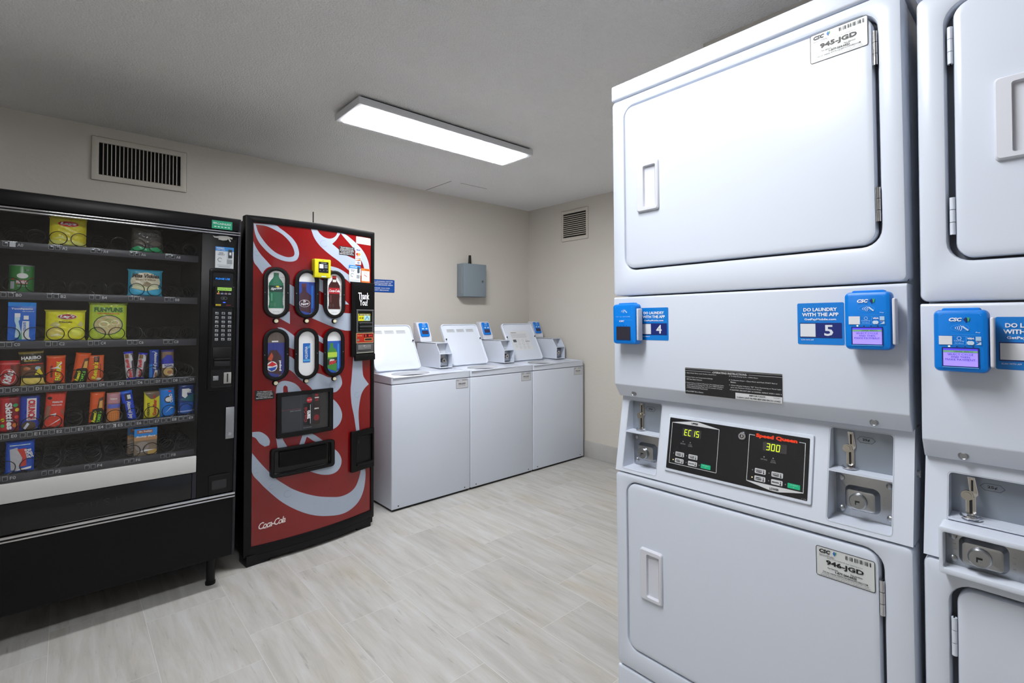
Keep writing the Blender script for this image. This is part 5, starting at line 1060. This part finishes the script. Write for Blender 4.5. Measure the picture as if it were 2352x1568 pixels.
packet('candy_bar', 'E', -.419, .042, 0, .138, '0C3CB8', [('r', -.5, .92, .5, 1, '1C60C8'), ('r', -.2, .68, .3, .9, '2A2420', 2), ('r', .0, .72, .3, .86, 'C8D4D8', 3), ('t', 'Almond Joy', .0, .36, .60, .44, 'F0F0F4', -90, .1), ('r', -.5, .0, -.3, .6, '14141C', 2)], 'leaning blue candy bar with white lettering on the fifth shelf', 'candy bar', tilt=-.16, group=CG, T=.010)
packet('candy_bar', 'E', -.344, .062, 0, .125, 'C8C020', [('p', [(-.5, 1), (.5, 1), (.5, .85), (.1, .72), (-.1, .72), (-.4, .88)], '6A5A48', 2), ('t', "Goodbar", .14, .40, .60, .24, 'B02018', 90, 0), ('t', 'Mr', .10, .82, .12, .14, 'B02018', 90, 0), ('t', "HERSHEY'S", -.24, .34, .5, .16, '4A3A18', 90, 0)], 'yellow peanut chocolate bar with red lettering on the fifth shelf', 'candy bar', group=CG, T=.010)
packet('cookie_pack', 'E', -.283, .060, 0, .138, '0C70C8', [('r', -.5, .93, .5, 1, '1E5A90'), ('e', .05, .60, .26, .12, '3A2A24', 2), ('e', .05, .60, .2, .08, 'E8E8E8', 3), ('t', 'OREO', .22, .64, .3, .22, 'F4F4F4', -84, 0, 6), ('e', .16, .88, .1, .03, 'C02838', 3), ('p', [(-.2, .14), (.2, .34), (.42, .3), (.2, .3)], 'BFE0F8', 5)], 'bright blue cookie packet near the fifth shelf right end', 'cookie pack', tilt=-.05, group=BG, rough=.16)
packet('candy_bar', 'E', -.212, .066, 0, .150, '14306A', [('p', [(-.3, .62), (-.3, .85), (.1, .86), (.3, .8), (.0, .72), (.05, .62), (-.1, .55)], 'DCE4EC', 3), ('p', [(-.5, .5), (.5, .4), (.5, .7), (-.2, .56)], '1C5868', 2), ('t', 'YORK', .05, .76, .5, .10, 'DCE4EC'), ('r', -.4, .05, .45, .4, '1C50A0', 1), ('p', [(-.5, .1), (.5, .12), (.5, .16), (-.5, .14)], '8AA0D8', 3)], 'dark blue peppermint packet at the fifth shelf right end', 'candy bar', group=CG, rough=.16)
packet('snack_pack', 'F', -.772, .088, 0, .130, '1048B0', [('p', [(-.3, .1), (-.36, .75), (-.1, .8), (.1, .5), (.0, .1)], 'A8A8AC', 2), ('p', [(-.1, .75), (.22, .75), (.24, .2), (.0, .2), (.1, .45)], 'B83A30', 3), ('t', 'RIPS', .36, .58, .3, .16, 'D8E4F4', -75, .1), ('t', 'BITE-SIZE', .24, .58, .3, .08, 'D8E4F4', -75, .1), ('p', [(-.2, .08), (.1, .14), (.42, .17), (.4, .1)], 'ECF0F8', 5), ('r', -.36, .86, .36, .885, 'B0C8F0', 4)], 'blue sweets bag with red pieces alone on the bottom shelf left', 'sweets bag', kind='bag', T=.014, rough=.16, group=BG)
for cx, yy, lab in ((-.366, .066, 'front'), (-.385, .135, 'rear')):
    packet('snack_cake_box', 'F', cx, .084, 0, .126, '7A6A58', [('r', -.5, .72, .5, 1, '1C7CC8', 2), ('r', -.5, .56, .5, .70, 'A88058', 2), ('r', -.38, .82, .3, .94, '9A5A3A', 3), ('t', 'Mrs. Freshleys', -.02, .88, .56, .08, 'F0E8D8', 0, .1), ('t', 'Buddy Bars', 0, .70, .84, .08, 'F4F4F4', 0, .2, 6), ('e', -.15, .34, .3, .18, '8A8078', 2), ('p', [(-.4, .14), (0, .22), (.42, .2), (.1, .16)], 'F0F0F0', 4), ('r', .1, .04, .5, .2, 'B0904A', 3)], '%s of the two blue and brown snack cake packs on the bottom shelf' % lab, 'snack cake pack', kind='box', T=.014, y=yy, group=BG)
can = thing('snack_can', (0, 0, 0), (0, 0, 0), 'short green stacked-chip can at the left end of the second shelf', 'chip can')
can.matrix_world = SM @ Matrix.Translation((-.784, .096, RAILS['B']+.0105))
b = MB(); G = pc('2C7A34', .3); b.lathe((0, 0, 0), [(.0365, 0), (.037, .002), (.037, .108), (.036, .110)], G, 40)
def wrap(co): 
    if co.y < -.2: a = co.x/.0372; r_c = .0372+(-co.y-.3); return Vector((r_c*math.sin(a), -r_c*math.cos(a), co.z))
    return co
b.y = -.3; b.ell(.004, .068, .017, .011, pc('E0E0DC', .3), 1, 20); b.rect(-.015, .034, .020, .050, pc('B02020', .3), 1); b.text('PRINGLES', .0025, .042, .032, .012, WHITEI, 2, .04); b.rect(.010, .088, .026, .096, pc('14401C', .3), 1)
b.text('SOUR CREAM\n& ONION', .018, .092, .012, .006, WHITEI, 2); b.rect(-.036, .014, -.020, .044, pc('B8BCC0', .3), 1); b.text('SOUR CREAM & ONION', .004, .026, .03, .004, WHITEI, 1); b.poly([(-.033, .052), (-.018, .060), (-.022, .050)], pc('C04020', .3), 1); b.poly([(.026, .056), (.036, .066), (.036, .054)], pc('C04020', .3), 1)
b.cuts(0, [-.03, -.024, -.018, -.012, -.006, 0, .006, .012, .018, .024, .03]); b.build('can_body', can, wrap, .55, False)
b = MB(); b.lathe((0, 0, 0), [(.0375, .108), (.038, .112), (.0365, .1135), (.035, .111), (.0005, .110)], SATIN, 40); b.build('can_lid', can)
